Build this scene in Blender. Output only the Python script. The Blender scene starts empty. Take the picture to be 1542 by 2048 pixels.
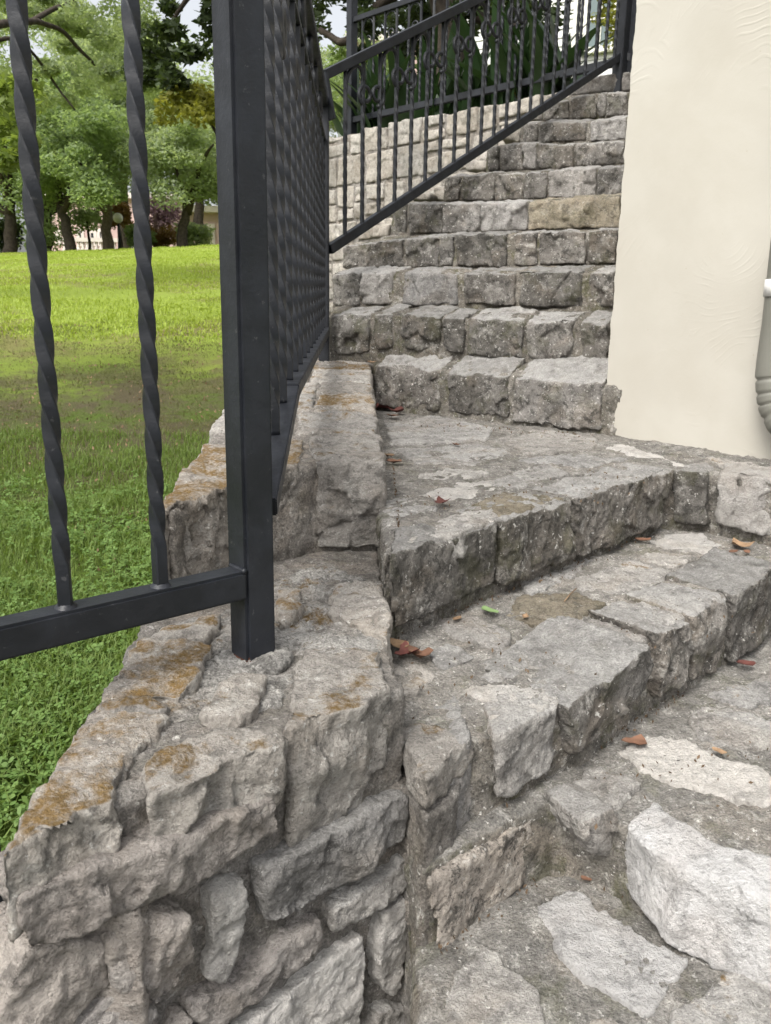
import bpy, bmesh, math, random
import numpy as np
from mathutils import Vector, Matrix
random.seed(7); rng = np.random.default_rng(7)
S = bpy.context.scene; COL = S.collection
# ------------------------------------------------------------------ camera (eye at the origin, y ahead, z up)
F, CX, CY = 1650.0, 771.0, 1024.0            # focal length and centre in photo pixels (1542 x 2048)
dn = np.array([(665 - CX) / F, (7750 - CY) / F, 1.0]); dn /= np.linalg.norm(dn)     # straight down, in camera axes
ay = np.array([0, 0, 1.0]) - dn * dn[2]; ay /= np.linalg.norm(ay)
ax = np.cross(dn, ay); ax = ax if ax[0] > 0 else -ax
RW = np.array([ax, ay, -dn])                 # camera axes (x right, y down, z ahead) -> world
cam = bpy.data.objects.new('camera', bpy.data.cameras.new('camera')); COL.objects.link(cam)
cam.matrix_world = Matrix((RW @ np.diag([1, -1, -1.0])).tolist()).to_4x4()
cam.data.sensor_fit = 'VERTICAL'; cam.data.sensor_height = 36; cam.data.lens = F / 2048 * 36
cam.data.clip_start = 0.05; cam.data.clip_end = 2000
cam.data.dof.use_dof = True; cam.data.dof.focus_distance = 1.5; cam.data.dof.aperture_fstop = 13
S.camera = cam
# ------------------------------------------------------------------ light
W = bpy.data.worlds.new('World'); S.world = W; W.use_nodes = True
sky = W.node_tree.nodes.new('ShaderNodeTexSky'); sky.sky_type = 'NISHITA'; sky.sun_disc = False
SUN_EL, SUN_AZ = math.radians(52), math.radians(-150)        # azimuth from straight ahead, negative = left
sky.sun_elevation = SUN_EL; sky.sun_rotation = SUN_AZ; sky.air_density = 1.0; sky.dust_density = 6.0; sky.ozone_density = 1.0
bg = W.node_tree.nodes['Background']; bg.inputs[1].default_value = 0.15
hsv = W.node_tree.nodes.new('ShaderNodeHueSaturation'); hsv.inputs['Saturation'].default_value = .22      # a bright overcast: the sky nearly white
tint = W.node_tree.nodes.new('ShaderNodeMix'); tint.data_type = 'RGBA'; tint.blend_type = 'MULTIPLY'; tint.inputs[0].default_value = 1; tint.inputs[7].default_value = (1.0, 1.0, .995, 1)
W.node_tree.links.new(sky.outputs[0], hsv.inputs['Color']); W.node_tree.links.new(hsv.outputs[0], tint.inputs[6]); W.node_tree.links.new(tint.outputs[2], bg.inputs[0])
sl = bpy.data.lights.new('sun', 'SUN'); sl.energy = 1.0; sl.angle = math.radians(18); sl.color = (1, .96, .9)
so = bpy.data.objects.new('sun', sl); COL.objects.link(so)
sdir = Vector((math.sin(SUN_AZ) * math.cos(SUN_EL), math.cos(SUN_AZ) * math.cos(SUN_EL), math.sin(SUN_EL)))
so.rotation_euler = sdir.to_track_quat('Z', 'Y').to_euler()
S.view_settings.view_transform = 'Standard'; S.view_settings.look = 'None'
S.view_settings.exposure = 1.0; S.view_settings.gamma = 1; S.view_settings.use_curve_mapping = False
S.cycles.max_bounces = 6; S.cycles.transparent_max_bounces = 6

# ------------------------------------------------------------------ measuring: from a photo pixel to the place it shows
def ray(x, y): return RW @ np.array([(x - CX) / F, (y - CY) / F, 1.0])
def atz(x, y, z): r = ray(x, y); return r * (z / r[2])
def aty(x, y, D): r = ray(x, y); return r * (D / r[1])
def onp(x, y, p0, n): r = ray(x, y); return r * (np.dot(p0, n) / np.dot(r, n))
def Z5(*q): return [(x / 1.9275, 1100 + y / 1.9275) for x, y in q]
def Z6(*q): return [(740 + x / 1.9227, 780 + y / 1.9227) for x, y in q]
def Z7(*q): return [(740 + x / 1.9227, 1350 + y / 1.9227) for x, y in q]
def Z8(*q): return [(x / 2.0289, 1500 + y / 2.0289) for x, y in q]
UP = np.array([0, 0, 1.0])
def unit(v): v = np.asarray(v, float); return v / np.linalg.norm(v)

# ------------------------------------------------------------------ noise
_perm = rng.permutation(256); _perm = np.concatenate([_perm, _perm, _perm])
_g = np.array([(1,1,0),(-1,1,0),(1,-1,0),(-1,-1,0),(1,0,1),(-1,0,1),(1,0,-1),(-1,0,-1),(0,1,1),(0,-1,1),(0,1,-1),(0,-1,-1),(1,1,0),(-1,1,0),(0,-1,1),(0,-1,-1)], float)
def pn(p):
    i = np.floor(p).astype(np.int64); f = p - i; i &= 255; u = f * f * f * (f * (f * 6 - 15) + 10); out = 0
    for a in (0, 1):
        for b in (0, 1):
            for c in (0, 1):
                h = _perm[_perm[_perm[i[:, 0] + a] + i[:, 1] + b] + i[:, 2] + c] & 15
                d = (_g[h] * (f - (a, b, c))).sum(1)
                w = (u[:, 0] if a else 1 - u[:, 0]) * (u[:, 1] if b else 1 - u[:, 1]) * (u[:, 2] if c else 1 - u[:, 2])
                out = out + d * w
    return out
def fbm(p, octv=3, gain=.5):
    s = 0; a = 1
    for k in range(octv): s = s + a * pn(p * 2 ** k + 17.3 * k); a *= gain
    return s
def sstep(a, b, x): t = np.clip((x - a) / (b - a), 0, 1); return t * t * (3 - 2 * t)

# ------------------------------------------------------------------ materials
class NT:
    def __init__(s, name):
        s.m = bpy.data.materials.new(name); s.m.use_nodes = True; s.t = s.m.node_tree; s.b = s.t.nodes['Principled BSDF']
    def n(s, typ, props=None, **kw):
        nd = s.t.nodes.new('ShaderNode' + typ)
        for k, v in (props or {}).items(): setattr(nd, k, v)
        for k, v in kw.items():
            sock = nd.inputs[int(k[1:])] if k[0] == '_' and k[1:].isdigit() else nd.inputs[k.replace('_', ' ')]
            if isinstance(v, bpy.types.NodeSocket): s.t.links.new(v, sock)
            else: sock.default_value = v
        return nd
    def set(s, **kw):
        for k, v in kw.items():
            sock = s.b.inputs[k.replace('_', ' ')]
            if isinstance(v, bpy.types.NodeSocket): s.t.links.new(v, sock)
            else: sock.default_value = v
    def noise(s, vec, scale, detail=4, rough=.6, dist=0.):
        return s.n('TexNoise', Vector=vec, Scale=scale, Detail=detail, Roughness=rough, Distortion=dist).outputs[0]
    def ramp(s, fac, a, b, lo=0., hi=1.):
        return s.n('MapRange', {'interpolation_type': 'SMOOTHSTEP'}, Value=fac, From_Min=a, From_Max=b, To_Min=lo, To_Max=hi).outputs[0]
    def math(s, op, a, b): return s.n('Math', {'operation': op}, _0=a, _1=b).outputs[0]
    def mix(s, fac, a, b, mode='MIX'):
        nd = s.t.nodes.new('ShaderNodeMix'); nd.data_type = 'RGBA'; nd.blend_type = mode
        for i, v in ((0, fac), (6, a), (7, b)):
            if isinstance(v, bpy.types.NodeSocket): s.t.links.new(v, nd.inputs[i])
            else: nd.inputs[i].default_value = v if not isinstance(v, tuple) or len(v) == 4 else (*v, 1)
        return nd.outputs[2]
    def bump(s, h, strength, dist):
        o = s.n('Bump', Strength=strength, Distance=dist, Height=h).outputs[0]; s.t.links.new(o, s.b.inputs['Normal'])
    def coords(s):
        tc = s.n('TexCoord'); oi = s.n('ObjectInfo')
        off = s.n('VectorMath', {'operation': 'SCALE'}, _0=(17., 31., 23.), Scale=oi.outputs['Random']).outputs[0]
        return s.n('VectorMath', {'operation': 'ADD'}, _0=tc.outputs['Object'], _1=off).outputs[0], oi.outputs['Random']

BOOST = 1.03
def stone_mat(name, a, b, dark=.5, white=.3, ochre=0., moss=.0, contrast=.25, warm=(.30, .245, .185), warmth=.28, worn_lit=0.):
    a, b, warm = (tuple(x * BOOST if max(a) < .5 else x * .8 for x in c_) for c_ in (a, b, warm))
    M = NT(name); v, r = M.coords()
    big = M.noise(v, 9, 5, .6, .3); mid = M.noise(v, 38, 6, .7); fine = M.noise(v, 240, 3, .7)
    c = M.mix(M.ramp(big, .35, .65), a, b)
    r2 = M.n('Math', {'operation': 'FRACT'}, _0=M.math('MULTIPLY', r, 37.)).outputs[0]      # some stones are browner than others
    c = M.mix(M.math('MULTIPLY', r2, .2 if max(a) > .4 else .42), c, (1., .92, .82, 1), 'MULTIPLY')
    c = M.mix(M.math('MULTIPLY', M.ramp(M.noise(v, 6.5, 3, .5, .8), .5, .66), warmth), c, warm)
    c = M.mix(M.math('MULTIPLY', M.ramp(M.noise(v, 21, 7, .75, .4), .53, .63), white), c, (.52, .50, .46))
    c = M.mix(M.math('MULTIPLY', M.ramp(M.noise(v, 27, 9, .8, .3), .50, .60), dark), c, (.055, .052, .046))
    c = M.mix(M.math('MULTIPLY', M.ramp(M.noise(v, 130, 4, .7), .58, .66), dark * .9), c, (.06, .055, .05))
    c = M.mix(M.math('MULTIPLY', M.ramp(M.noise(v, 95, 3, .6), .63, .68), min(1, white * 1.8)), c, (.6, .58, .54))
    if moss:
        c = M.mix(M.math('MULTIPLY', M.ramp(M.noise(v, 11, 6, .7), .52, .64), moss), c, (.085, .085, .035))
    if ochre:
        nz = M.n('SeparateXYZ', Vector=M.n('NewGeometry').outputs['Normal']).outputs[2]
        o = M.math('MULTIPLY', M.ramp(nz, .55, .8), M.ramp(M.noise(v, 9, 8, .72, .35), .60 - .16 * ochre, .69 - .12 * ochre))
        o = M.math('MULTIPLY', o, M.ramp(M.noise(v, 130, 2, .6), .34, .56, .55, .95))
        c = M.mix(o, c, M.mix(M.noise(v, 45, 2), (.13, .085, .028), (.27, .165, .055)))
    if worn_lit:                  # upper faces paler: foot wear, plus light on the nosings put in the colour
        nz = M.n('SeparateXYZ', Vector=M.n('NewGeometry').outputs['Normal']).outputs[2]
        wn = M.math('MULTIPLY', M.math('MULTIPLY', M.ramp(nz, .5, .8), M.ramp(M.noise(v, 16, 6, .7), .3, .55, .35, 1.)), worn_lit)
        c = M.mix(wn, c, M.mix(M.noise(v, 50, 4, .7), (.33, .32, .302), (.48, .47, .45)))
    g = M.ramp(fine, .25, .75, 1 - contrast, 1 + contrast)
    g2 = M.ramp(mid, .25, .75, 1 - contrast * .8, 1 + contrast * .8)
    k = M.math('MULTIPLY', M.math('MULTIPLY', g, g2), M.ramp(r, 0, 1, .80, 1.16))
    c = M.n('VectorMath', {'operation': 'SCALE'}, _0=c, Scale=k).outputs[0]
    M.set(Base_Color=c, Roughness=.9, Specular_IOR_Level=.25)
    h = M.math('ADD', M.math('MULTIPLY', M.noise(v, 60, 6, .7), 1.0), M.math('MULTIPLY', fine, .25))
    h = M.math('ADD', h, M.math('MULTIPLY', M.noise(v, 120, 8, .8), .7)); M.bump(h, 1., .009)
    return M.m

M_ = {}
M_['grey'] = stone_mat('limestone_grey', (.25, .242, .232), (.37, .36, .347), dark=.5, white=.4, worn_lit=.6)
M_['rock'] = stone_mat('limestone_split_face', (.35, .322, .30), (.46, .428, .40), dark=.55, white=.15, contrast=.2)
M_['cap'] = stone_mat('limestone_cap_lichen', (.36, .335, .305), (.43, .41, .38), dark=.5, white=.55, ochre=1.1, contrast=.2)
M_['cap2'] = stone_mat('limestone_cap_light', (.38, .36, .335), (.46, .44, .41), dark=.45, white=.5, ochre=.5, contrast=.2)
M_['tread'] = stone_mat('limestone_tread', (.34, .33, .315), (.46, .448, .43), dark=.42, white=.55, ochre=.12, contrast=.25)
M_['riser'] = stone_mat('limestone_riser', (.15, .141, .129), (.265, .253, .237), dark=.8, white=.55, moss=.3, worn_lit=.75)
M_['riserdark'] = stone_mat('limestone_riser_dark', (.115, .107, .094), (.215, .203, .186), dark=.8, white=.5, moss=.4, worn_lit=.75)
M_['tan'] = stone_mat('limestone_tan', (.33, .30, .27), (.40, .37, .335), dark=.85, white=.3, warmth=.3)
M_['yellow'] = stone_mat('limestone_yellow', (.25, .22, .165), (.33, .295, .23), dark=.5, white=.2, moss=.35)
M_['pale'] = stone_mat('limestone_pale', (.46, .44, .415), (.55, .53, .50), dark=.25, white=.5, contrast=.15)
M_['marble'] = stone_mat('white_marble', (.76, .745, .73), (.88, .87, .86), dark=.4, white=.2, contrast=.1, warm=(.72, .67, .63), warmth=.4)
M_['light'] = stone_mat('limestone_light_wall', (.37, .345, .305), (.46, .435, .395), dark=.4, white=.3, contrast=.2)
M_['mortar'] = stone_mat('mortar_grey', (.15, .139, .118), (.235, .22, .195), dark=.6, white=.5, moss=.65, contrast=.4)
M_['mortartread'] = stone_mat('mortar_tread', (.165, .154, .134), (.255, .24, .217), dark=.65, white=.6, moss=.55, contrast=.4, worn_lit=.25)
M_['mortarcap'] = stone_mat('mortar_pale', (.34, .328, .305), (.46, .447, .422), dark=.55, white=.7, ochre=.3, contrast=.4)
M_['mortarwall'] = stone_mat('mortar_wall', (.20, .184, .165), (.27, .252, .23), dark=.35, white=.25, moss=.15, contrast=.4)

def simple(name, col, rough=.6, spec=.4, var=.12, scale=30, bump=0, metal=0):
    M = NT(name); v, r = M.coords(); n = M.noise(v, scale, 4, .6)
    k = M.math('MULTIPLY', M.ramp(n, .25, .75, 1 - var, 1 + var), M.ramp(r, 0, 1, 1 - var * .6, 1 + var * .6))
    c = M.n('VectorMath', {'operation': 'SCALE'}, _0=(*col,), Scale=k).outputs[0]
    M.set(Base_Color=c, Roughness=rough, Specular_IOR_Level=spec, Metallic=metal)
    if bump: M.bump(n, .6, bump)
    return M.m

def iron_mat():
    M = NT('black_painted_iron'); v, r = M.coords()
    c = M.mix(M.ramp(M.noise(v, 14, 4, .6), .4, .65), (.007, .0083, .0115), (.0125, .0145, .0195))
    c = M.mix(M.math('MULTIPLY', M.ramp(M.noise(v, 70, 5, .7), .64, .68), .7), c, (.06, .06, .062))
    c = M.mix(M.math('MULTIPLY', M.ramp(M.noise(v, 16, 6, .75), .72, .75), .8), c, (.11, .035, .02))
    M.set(Base_Color=c, Roughness=M.ramp(M.noise(v, 25, 4), .3, .7, .42, .6), Specular_IOR_Level=.5)
    M.bump(M.noise(v, 160, 4, .65), .35, .0015)
    return M.m
M_['iron'] = iron_mat()
M_['rust'] = simple('rust', (.065, .03, .02), .9, .2, .4, 120, .002)

def plaster_mat():
    M = NT('cream_plaster'); tc = M.n('TexCoord').outputs['Object']
    v = M.n('VectorMath', {'operation': 'ADD'}, _0=tc, _1=M.n('VectorMath', {'operation': 'SCALE'}, _0=M.n('TexNoise', Vector=tc, Scale=3.0).outputs[1], Scale=.25).outputs[0]).outputs[0]
    vo = M.n('TexVoronoi', {'feature': 'F1'}, Vector=v, Scale=2.1, Randomness=1.)
    d = vo.outputs['Distance']
    wob = M.math('ADD', M.math('MULTIPLY', d, 150.), M.math('MULTIPLY', M.noise(tc, 5, 2), 9.))
    arcs = M.n('Math', {'operation': 'SINE'}, _0=wob).outputs[0]
    arcs = M.math('MULTIPLY', M.ramp(arcs, .3, 1.), M.ramp(M.noise(tc, 3.2, 4, .6), .48, .66))
    arcs = M.math('MULTIPLY', arcs, M.ramp(M.noise(tc, 9, 3, .6), .3, .7))
    h = M.math('ADD', M.math('MULTIPLY', arcs, 1.0), M.math('MULTIPLY', M.noise(tc, 110, 5, .7), .45))
    c = M.mix(M.ramp(M.noise(tc, 2.2, 4, .6), .35, .65), (.41, .388, .337), (.45, .43, .378))
    c = M.mix(M.math('MULTIPLY', M.ramp(M.noise(tc, 60, 3, .6), .73, .76), .7), c, (.33, .28, .2))
    c = M.mix(M.math('MULTIPLY', M.ramp(M.noise(tc, 1.1, 7, .7, .5), .52, .72), .4), c, (.38, .352, .295))
    M.set(Base_Color=c, Roughness=.75, Specular_IOR_Level=.3); M.bump(h, .27, .0028)
    return M.m
M_['plaster'] = plaster_mat()
M_['concrete'] = simple('stained_concrete', (.20, .185, .12), .95, .2, .45, 40, .01)
M_['pipe'] = simple('painted_downspout', (.165, .162, .138), .5, .4, .06, 8)
M_['strap'] = simple('white_strap', (.6, .59, .57), .5, .4, .04, 8)

def leaf_mat(name, a, b, trans=.58, rough=.55, tint=(1.5, 1.5, .9)):
    M = NT(name); r = M.n('NewGeometry').outputs['Random Per Island']
    tc = M.n('TexCoord').outputs['Object']
    a, b = (tuple(x * .84 for x in q) for q in (a, b)); c = M.mix(r, a, b); c = M.mix(M.ramp(M.noise(tc, .9, 3), .35, .65), c, M.mix(.5, a, b))
    M.set(Base_Color=c, Roughness=rough, Specular_IOR_Level=.35)
    tr = M.n('BsdfTranslucent', Color=M.mix(1., c, (*tint, 1), 'MULTIPLY'))
    ms = M.n('MixShader', _0=trans, _1=M.b.outputs[0], _2=tr.outputs[0])
    M.t.links.new(ms.outputs[0], M.t.nodes['Material Output'].inputs[0])
    return M.m
M_['leaf_oak'] = leaf_mat('oak_leaves', (.20, .28, .125), (.32, .40, .21))
M_['leaf_pale'] = leaf_mat('pale_tree_leaves', (.27, .345, .19), (.38, .44, .28))
M_['leaf_dark'] = leaf_mat('dark_tree_leaves', (.03, .05, .018), (.06, .085, .03), .35)
M_['leaf_lime'] = leaf_mat('lime_leaves', (.15, .22, .05), (.24, .30, .075), .5)
M_['leaf_yellow'] = leaf_mat('yellowing_leaves', (.19, .20, .03), (.27, .27, .05), .5)
M_['leaf_pink'] = leaf_mat('pink_blossom', (.30, .18, .23), (.42, .28, .32), .3, tint=(1, .9, 1))
M_['leaf_rust'] = leaf_mat('rusty_leaves', (.20, .10, .03), (.26, .17, .05), .3)
M_['blade'] = leaf_mat('broad_dark_leaf', (.018, .042, .016), (.035, .07, .022), .2, .35)
M_['bladeyellow'] = leaf_mat('dying_broad_leaf', (.25, .2, .06), (.3, .26, .1), .3, .5)
M_['grass'] = leaf_mat('grass_blades', (.11, .175, .035), (.20, .275, .065), .4)
M_['grassdull'] = leaf_mat('worn_grass', (.10, .115, .035), (.18, .19, .07), .35)
M_['clover'] = leaf_mat('clover_leaves', (.11, .20, .045), (.21, .32, .085), .35)
M_['grassfar'] = leaf_mat('lawn_grass_far', (.29, .38, .05), (.39, .47, .085), .35)  # far blades brighter, the sunlight is put into their colour
M_['dead'] = simple('dead_leaf_brown', (.155, .082, .052), .7, .3, .3, 60)
M_['gritm'] = simple('leaf_crumbs', (.10, .07, .045), .9, .2, .4, 60)
M_['deadred'] = simple('dead_leaf_red', (.115, .042, .034), .7, .3, .3, 60)
M_['deadtan'] = simple('dead_leaf_tan', (.25, .165, .098), .7, .3, .3, 60)
M_['leafgreen'] = simple('fresh_green_leaf', (.19, .28, .12), .5, .4, .1, 60)
M_['bark'] = simple('dark_bark', (.055, .045, .036), .95, .2, .4, 12, .03)
M_['barklight'] = simple('grey_bark', (.13, .105, .08), .95, .2, .35, 12, .03)
M_['siding'] = simple('white_siding', (.62, .62, .61), .6, .3, .04, 4)
M_['trim'] = simple('cream_trim', (.68, .67, .60), .6, .3, .04, 4)
M_['pinkwall'] = simple('pink_render', (.52, .38, .36), .8, .2, .08, 2)
M_['stonewhite'] = simple('white_stonework', (.62, .56, .53), .8, .2, .08, 4)
M_['roof'] = simple('red_roof', (.25, .10, .07), .8, .2, .2, 4)
M_['soil'] = simple('dark_soil', (.035, .026, .018), .95, .2, .4, 20, .03)
M_['globe'] = simple('lamp_globe', (.85, .82, .72), .3, .4, .02, 4)
def glass_mat(name, col):
    M = NT(name); M.set(Base_Color=(*col, 1), Roughness=.06, Specular_IOR_Level=.6); return M.m
M_['pane'] = glass_mat('window_glass', (.11, .15, .15)); M_['panedark'] = glass_mat('window_glass_dark', (.02, .022, .025))

# ------------------------------------------------------------------ objects
def tag(o, label=None, cat=None, group=None, kind=None):
    if label: o['label'] = label
    if cat: o['category'] = cat
    if group: o['group'] = group
    if kind: o['kind'] = kind
    return o
def empty(name, loc, label, cat, group=None):
    o = bpy.data.objects.new(name, None); COL.objects.link(o); o.location = loc; o.empty_display_size = .1
    return tag(o, label, cat, group)
def wloc(o):
    v = Vector((0, 0, 0))
    while o is not None: v = v + o.location; o = o.parent
    return v
def link(name, me, mat=None, parent=None, origin=None):
    """mesh in world coordinates -> object whose origin sits at `origin` (default: the middle of the mesh)"""
    n = len(me.vertices); co = np.empty(n * 3); me.vertices.foreach_get('co', co); co = co.reshape(-1, 3)
    o0 = np.asarray(origin, float) if origin is not None else (co.min(0) + co.max(0)) / 2
    me.vertices.foreach_set('co', (co - o0).ravel()); me.update()
    if mat is not None and not me.materials: me.materials.append(M_[mat] if isinstance(mat, str) else mat)
    o = bpy.data.objects.new(name, me); COL.objects.link(o)
    if parent is not None: o.parent = parent; o.location = Vector(o0) - wloc(parent)
    else: o.location = o0
    return o
def mesh(name, v, f, smooth=False):
    me = bpy.data.meshes.new(name); me.from_pydata([tuple(map(float, p)) for p in v], [], [tuple(map(int, q)) for q in f]); me.update()
    if smooth: me.polygons.foreach_set('use_smooth', [True] * len(me.polygons))
    return me
def quads(name, V, k=4, smooth=False):
    """V: (n,k,3) loose polygons of k corners, fast"""
    n = len(V); me = bpy.data.meshes.new(name)
    me.vertices.add(n * k); me.vertices.foreach_set('co', np.ascontiguousarray(V, dtype=np.float32).ravel())
    me.loops.add(n * k); me.loops.foreach_set('vertex_index', np.arange(n * k, dtype=np.int32))
    me.polygons.add(n); me.polygons.foreach_set('loop_start', np.arange(0, n * k, k, dtype=np.int32))
    me.update(calc_edges=True); me.validate(); return me

def ragged(pts, step, amp, seed):
    """closed 3-D outline resampled and roughened within its own plane"""
    pts = np.asarray(pts, float); n = len(pts); out = []
    nor = np.zeros(3)
    for i in range(n): nor += np.cross(pts[i], pts[(i + 1) % n])
    nor = unit(nor)
    for i in range(n):
        a, b = pts[i], pts[(i + 1) % n]; L = np.linalg.norm(b - a); m = max(1, int(L / step))
        for k in range(m): out.append(a + (b - a) * k / m)
    out = np.array(out); nn = len(out)
    t = np.roll(out, -1, 0) - np.roll(out, 1, 0); t /= np.linalg.norm(t, axis=1)[:, None] + 1e-9
    side = np.cross(t, nor)
    h = fbm(out * (.35 / step) + seed, 3, .7)
    return out + side * (h * amp)[:, None], nor

BATCH = []
def stone(parent, front, depth, mat, voxel=.005, rough=.004, chisel=.010, fnor=None, name='stone', rag=.006, wav=.006, wsc=14., soft=3, jit=0, kind=None, ledge=0):
    """front: outline (3-D points) of the face that is seen; depth: vector from that face back into the wall"""
    sd = rng.uniform(-90, 90, 3); depth = np.asarray(depth, float)
    fr = np.asarray(front, float)
    if jit: fr = fr + rng.uniform(-jit, jit, fr.shape)
    if rag: fr, nor = ragged(fr, max(voxel * 3, .012), rag, sd)
    n = len(fr); bk = fr + depth
    f = [tuple(range(n)), tuple(range(2 * n - 1, n - 1, -1))] + [(i, i + n, (i + 1) % n + n, (i + 1) % n) for i in range(n)]
    BATCH.append(dict(v=np.vstack([fr, bk]), f=f, parent=parent, mat=mat, voxel=voxel, rough=rough, chisel=chisel, wav=wav, wsc=wsc, soft=soft,
                      fnor=unit(-depth) if fnor is None else fnor, name=name, seed=sd, mid=fr.mean(0), size=np.ptp(fr, axis=0).max(), kind=kind, ledge=ledge))
def body(parent, v, f, mat, voxel=.012, rough=.004, wav=.004, name='mortar_core', soft=2, wsc=9., kind=None):
    v = np.asarray(v, float)
    BATCH.append(dict(v=v, f=f, parent=parent, mat=mat, voxel=voxel, rough=rough, chisel=0, wav=wav, wsc=wsc, soft=soft, fnor=None, name=name,
                      seed=rng.uniform(-90, 90, 3), mid=v.mean(0), size=1, kind=kind))
def prism(top, zbot):
    top = [np.asarray(p, float) for p in top]; n = len(top)
    bot = [np.array([p[0], p[1], zbot]) for p in top]
    return top + bot, [tuple(range(n)), tuple(range(2 * n - 1, n - 1, -1))] + [(i, i + n, (i + 1) % n + n, (i + 1) % n) for i in range(n)]
def flush():
    tmp = []
    for b in BATCH:
        me = mesh(b['name'], b['v'], b['f'])
        bm = bmesh.new(); bm.from_mesh(me); bmesh.ops.recalc_face_normals(bm, faces=bm.faces); bmesh.ops.triangulate(bm, faces=bm.faces); bm.to_mesh(me); bm.free()
        o = bpy.data.objects.new('tmp', me); COL.objects.link(o)
        m = o.modifiers.new('r', 'REMESH'); m.mode = 'VOXEL'; m.voxel_size = b['voxel']
        if b['soft']: s = o.modifiers.new('s', 'SMOOTH'); s.factor = .5; s.iterations = b['soft']
        tmp.append(o)
    dg = bpy.context.evaluated_depsgraph_get()
    for b, o in zip(BATCH, tmp):
        me = bpy.data.meshes.new_from_object(o.evaluated_get(dg)); n = len(me.vertices)
        co = np.empty(n * 3); me.vertices.foreach_get('co', co); co = co.reshape(-1, 3)
        no = np.empty(n * 3); me.vertices.foreach_get('normal', no); no = no.reshape(-1, 3)
        sd = b['seed']; d = fbm(co * b['wsc'] + sd, 3) * b['wav'] * 1.4 + fbm(co * 70 + sd, 3, .6) * b['rough']
        if b['chisel']:
            fw = sstep(-.1, .35, no @ b['fnor']); q = co - b['mid']; h = None
            r_ = np.random.default_rng(int(abs(sd[0]) * 1000))
            for k in range(7):
                t = r_.normal(0, 1, 3); t -= b['fnor'] * (t @ b['fnor']); t = unit(t) * r_.uniform(.1, .45)
                c = r_.uniform(-.3, .3, 3) * b['size']; pl = (q - c) @ t + r_.uniform(0, .3) * b['chisel']
                h = pl if h is None else np.minimum(h, pl)
            h = np.clip(h, -1.6 * b['chisel'], .8 * b['chisel'])
            rid = np.abs(fbm(co * 15 + sd[::-1], 2)) * b['chisel'] * .3
            cw = co + np.stack([fbm(co * 26 + sd, 2), fbm(co * 26 + sd[::-1], 2), fbm(co * 26 - sd, 2)], 1) * .010
            M_n = int(np.clip(b['size'] / .045, 4, 9)) ** 2; sdp = co[r_.integers(0, n, M_n)]; best = np.full(n, 1e9); fh = np.zeros(n)
            for sp in sdp:                       # broken facets, each with its own small tilt
                dist = ((cw - sp) ** 2).sum(1); t = r_.normal(0, .16, 3); val = (co - sp) @ t + r_.normal(0, .0016); w_ = dist < best
                fh = np.where(w_, val, fh); best = np.where(w_, dist, best)
            rid = rid - np.clip(fh, -.008, .008) * min(1, b['chisel'] / .011)
            if b['ledge']:
                tt = co[:, 2] / .034 + fbm(co * (9, 9, 5) + sd, 3) * 1.6; tt = tt - np.floor(tt); rid = rid - (sstep(0, .12, tt) * (1 - tt) * -1 + .5) * -b['ledge'] * 1.0
            hh = h * .8 - rid; core_ = (no @ b['fnor']) > .6; hh = hh - hh[core_].mean() if core_.any() else hh; d = d * (1 - .3 * fw); push = fw * (hh + b['chisel'] * .1)
        co = co + no * d[:, None] + (push[:, None] * b['fnor'] if b['chisel'] else 0)
        me.vertices.foreach_set('co', co.ravel()); me.polygons.foreach_set('use_smooth', [True] * len(me.polygons))
        me.name = b['name']
        ob = link(b['name'], me, b['mat'], b['parent'])
        if b['kind']: ob['kind'] = b['kind']
        b['obj'] = ob
    for o in tmp:
        m = o.data; bpy.data.objects.remove(o); bpy.data.meshes.remove(m)
    BATCH.clear()

def bar(name, p0, p1, w, h, mat, parent, side=None, bev=.002, origin=None):
    """square tube from p0 to p1: w across (horizontal), h the other way"""
    p0, p1 = np.asarray(p0, float), np.asarray(p1, float); t = unit(p1 - p0)
    s = unit(side) if side is not None else unit(np.cross(t, UP)); s = unit(s - t * (s @ t)); u = np.cross(s, t)
    v = [p + s * a * w / 2 + u * b * h / 2 for p in (p0, p1) for a, b in ((-1, -1), (1, -1), (1, 1), (-1, 1))]
    me = mesh(name, v, [(0, 1, 2, 3), (7, 6, 5, 4), (0, 4, 5, 1), (1, 5, 6, 2), (2, 6, 7, 3), (3, 7, 4, 0)])
    bm = bmesh.new(); bm.from_mesh(me); bmesh.ops.recalc_face_normals(bm, faces=bm.faces)
    if bev: bmesh.ops.bevel(bm, geom=bm.edges[:], offset=bev, segments=2, affect='EDGES')
    bm.to_mesh(me); bm.free(); return link(name, me, mat, parent, origin)
def tube_geo(pts, rad, n=8, up=None):
    pts = np.asarray(pts, float); m = len(pts); rad = np.broadcast_to(rad, m)
    V, Fc = [], []; prev = np.asarray(up, float) if up is not None else np.array([.3, .9, .1])
    for i in range(m):
        t = unit(pts[min(i + 1, m - 1)] - pts[max(i - 1, 0)]); s = np.cross(t, prev); s = unit(s) if np.linalg.norm(s) > 1e-5 else unit(np.cross(t, (1, 0, .2)))
        prev = np.cross(s, t)
        for k in range(n): a = 2 * math.pi * k / n; V.append(pts[i] + (s * math.cos(a) + prev * math.sin(a)) * rad[i])
    for i in range(m - 1):
        for k in range(n): Fc.append((i * n + k, i * n + (k + 1) % n, (i + 1) * n + (k + 1) % n, (i + 1) * n + k))
    Fc += [tuple(range(n - 1, -1, -1)), tuple(range((m - 1) * n, m * n))]
    return V, Fc
def tube(name, pts, rad, mat, parent, n=8, up=None):
    return link(name, mesh(name, *tube_geo(pts, rad, n, up), True), mat, parent)
def merge(geos):
    V, Fc = [], []
    for v, f in geos:
        o = len(V); V += list(v); Fc += [tuple(i + o for i in q) for q in f]
    return V, Fc

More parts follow.
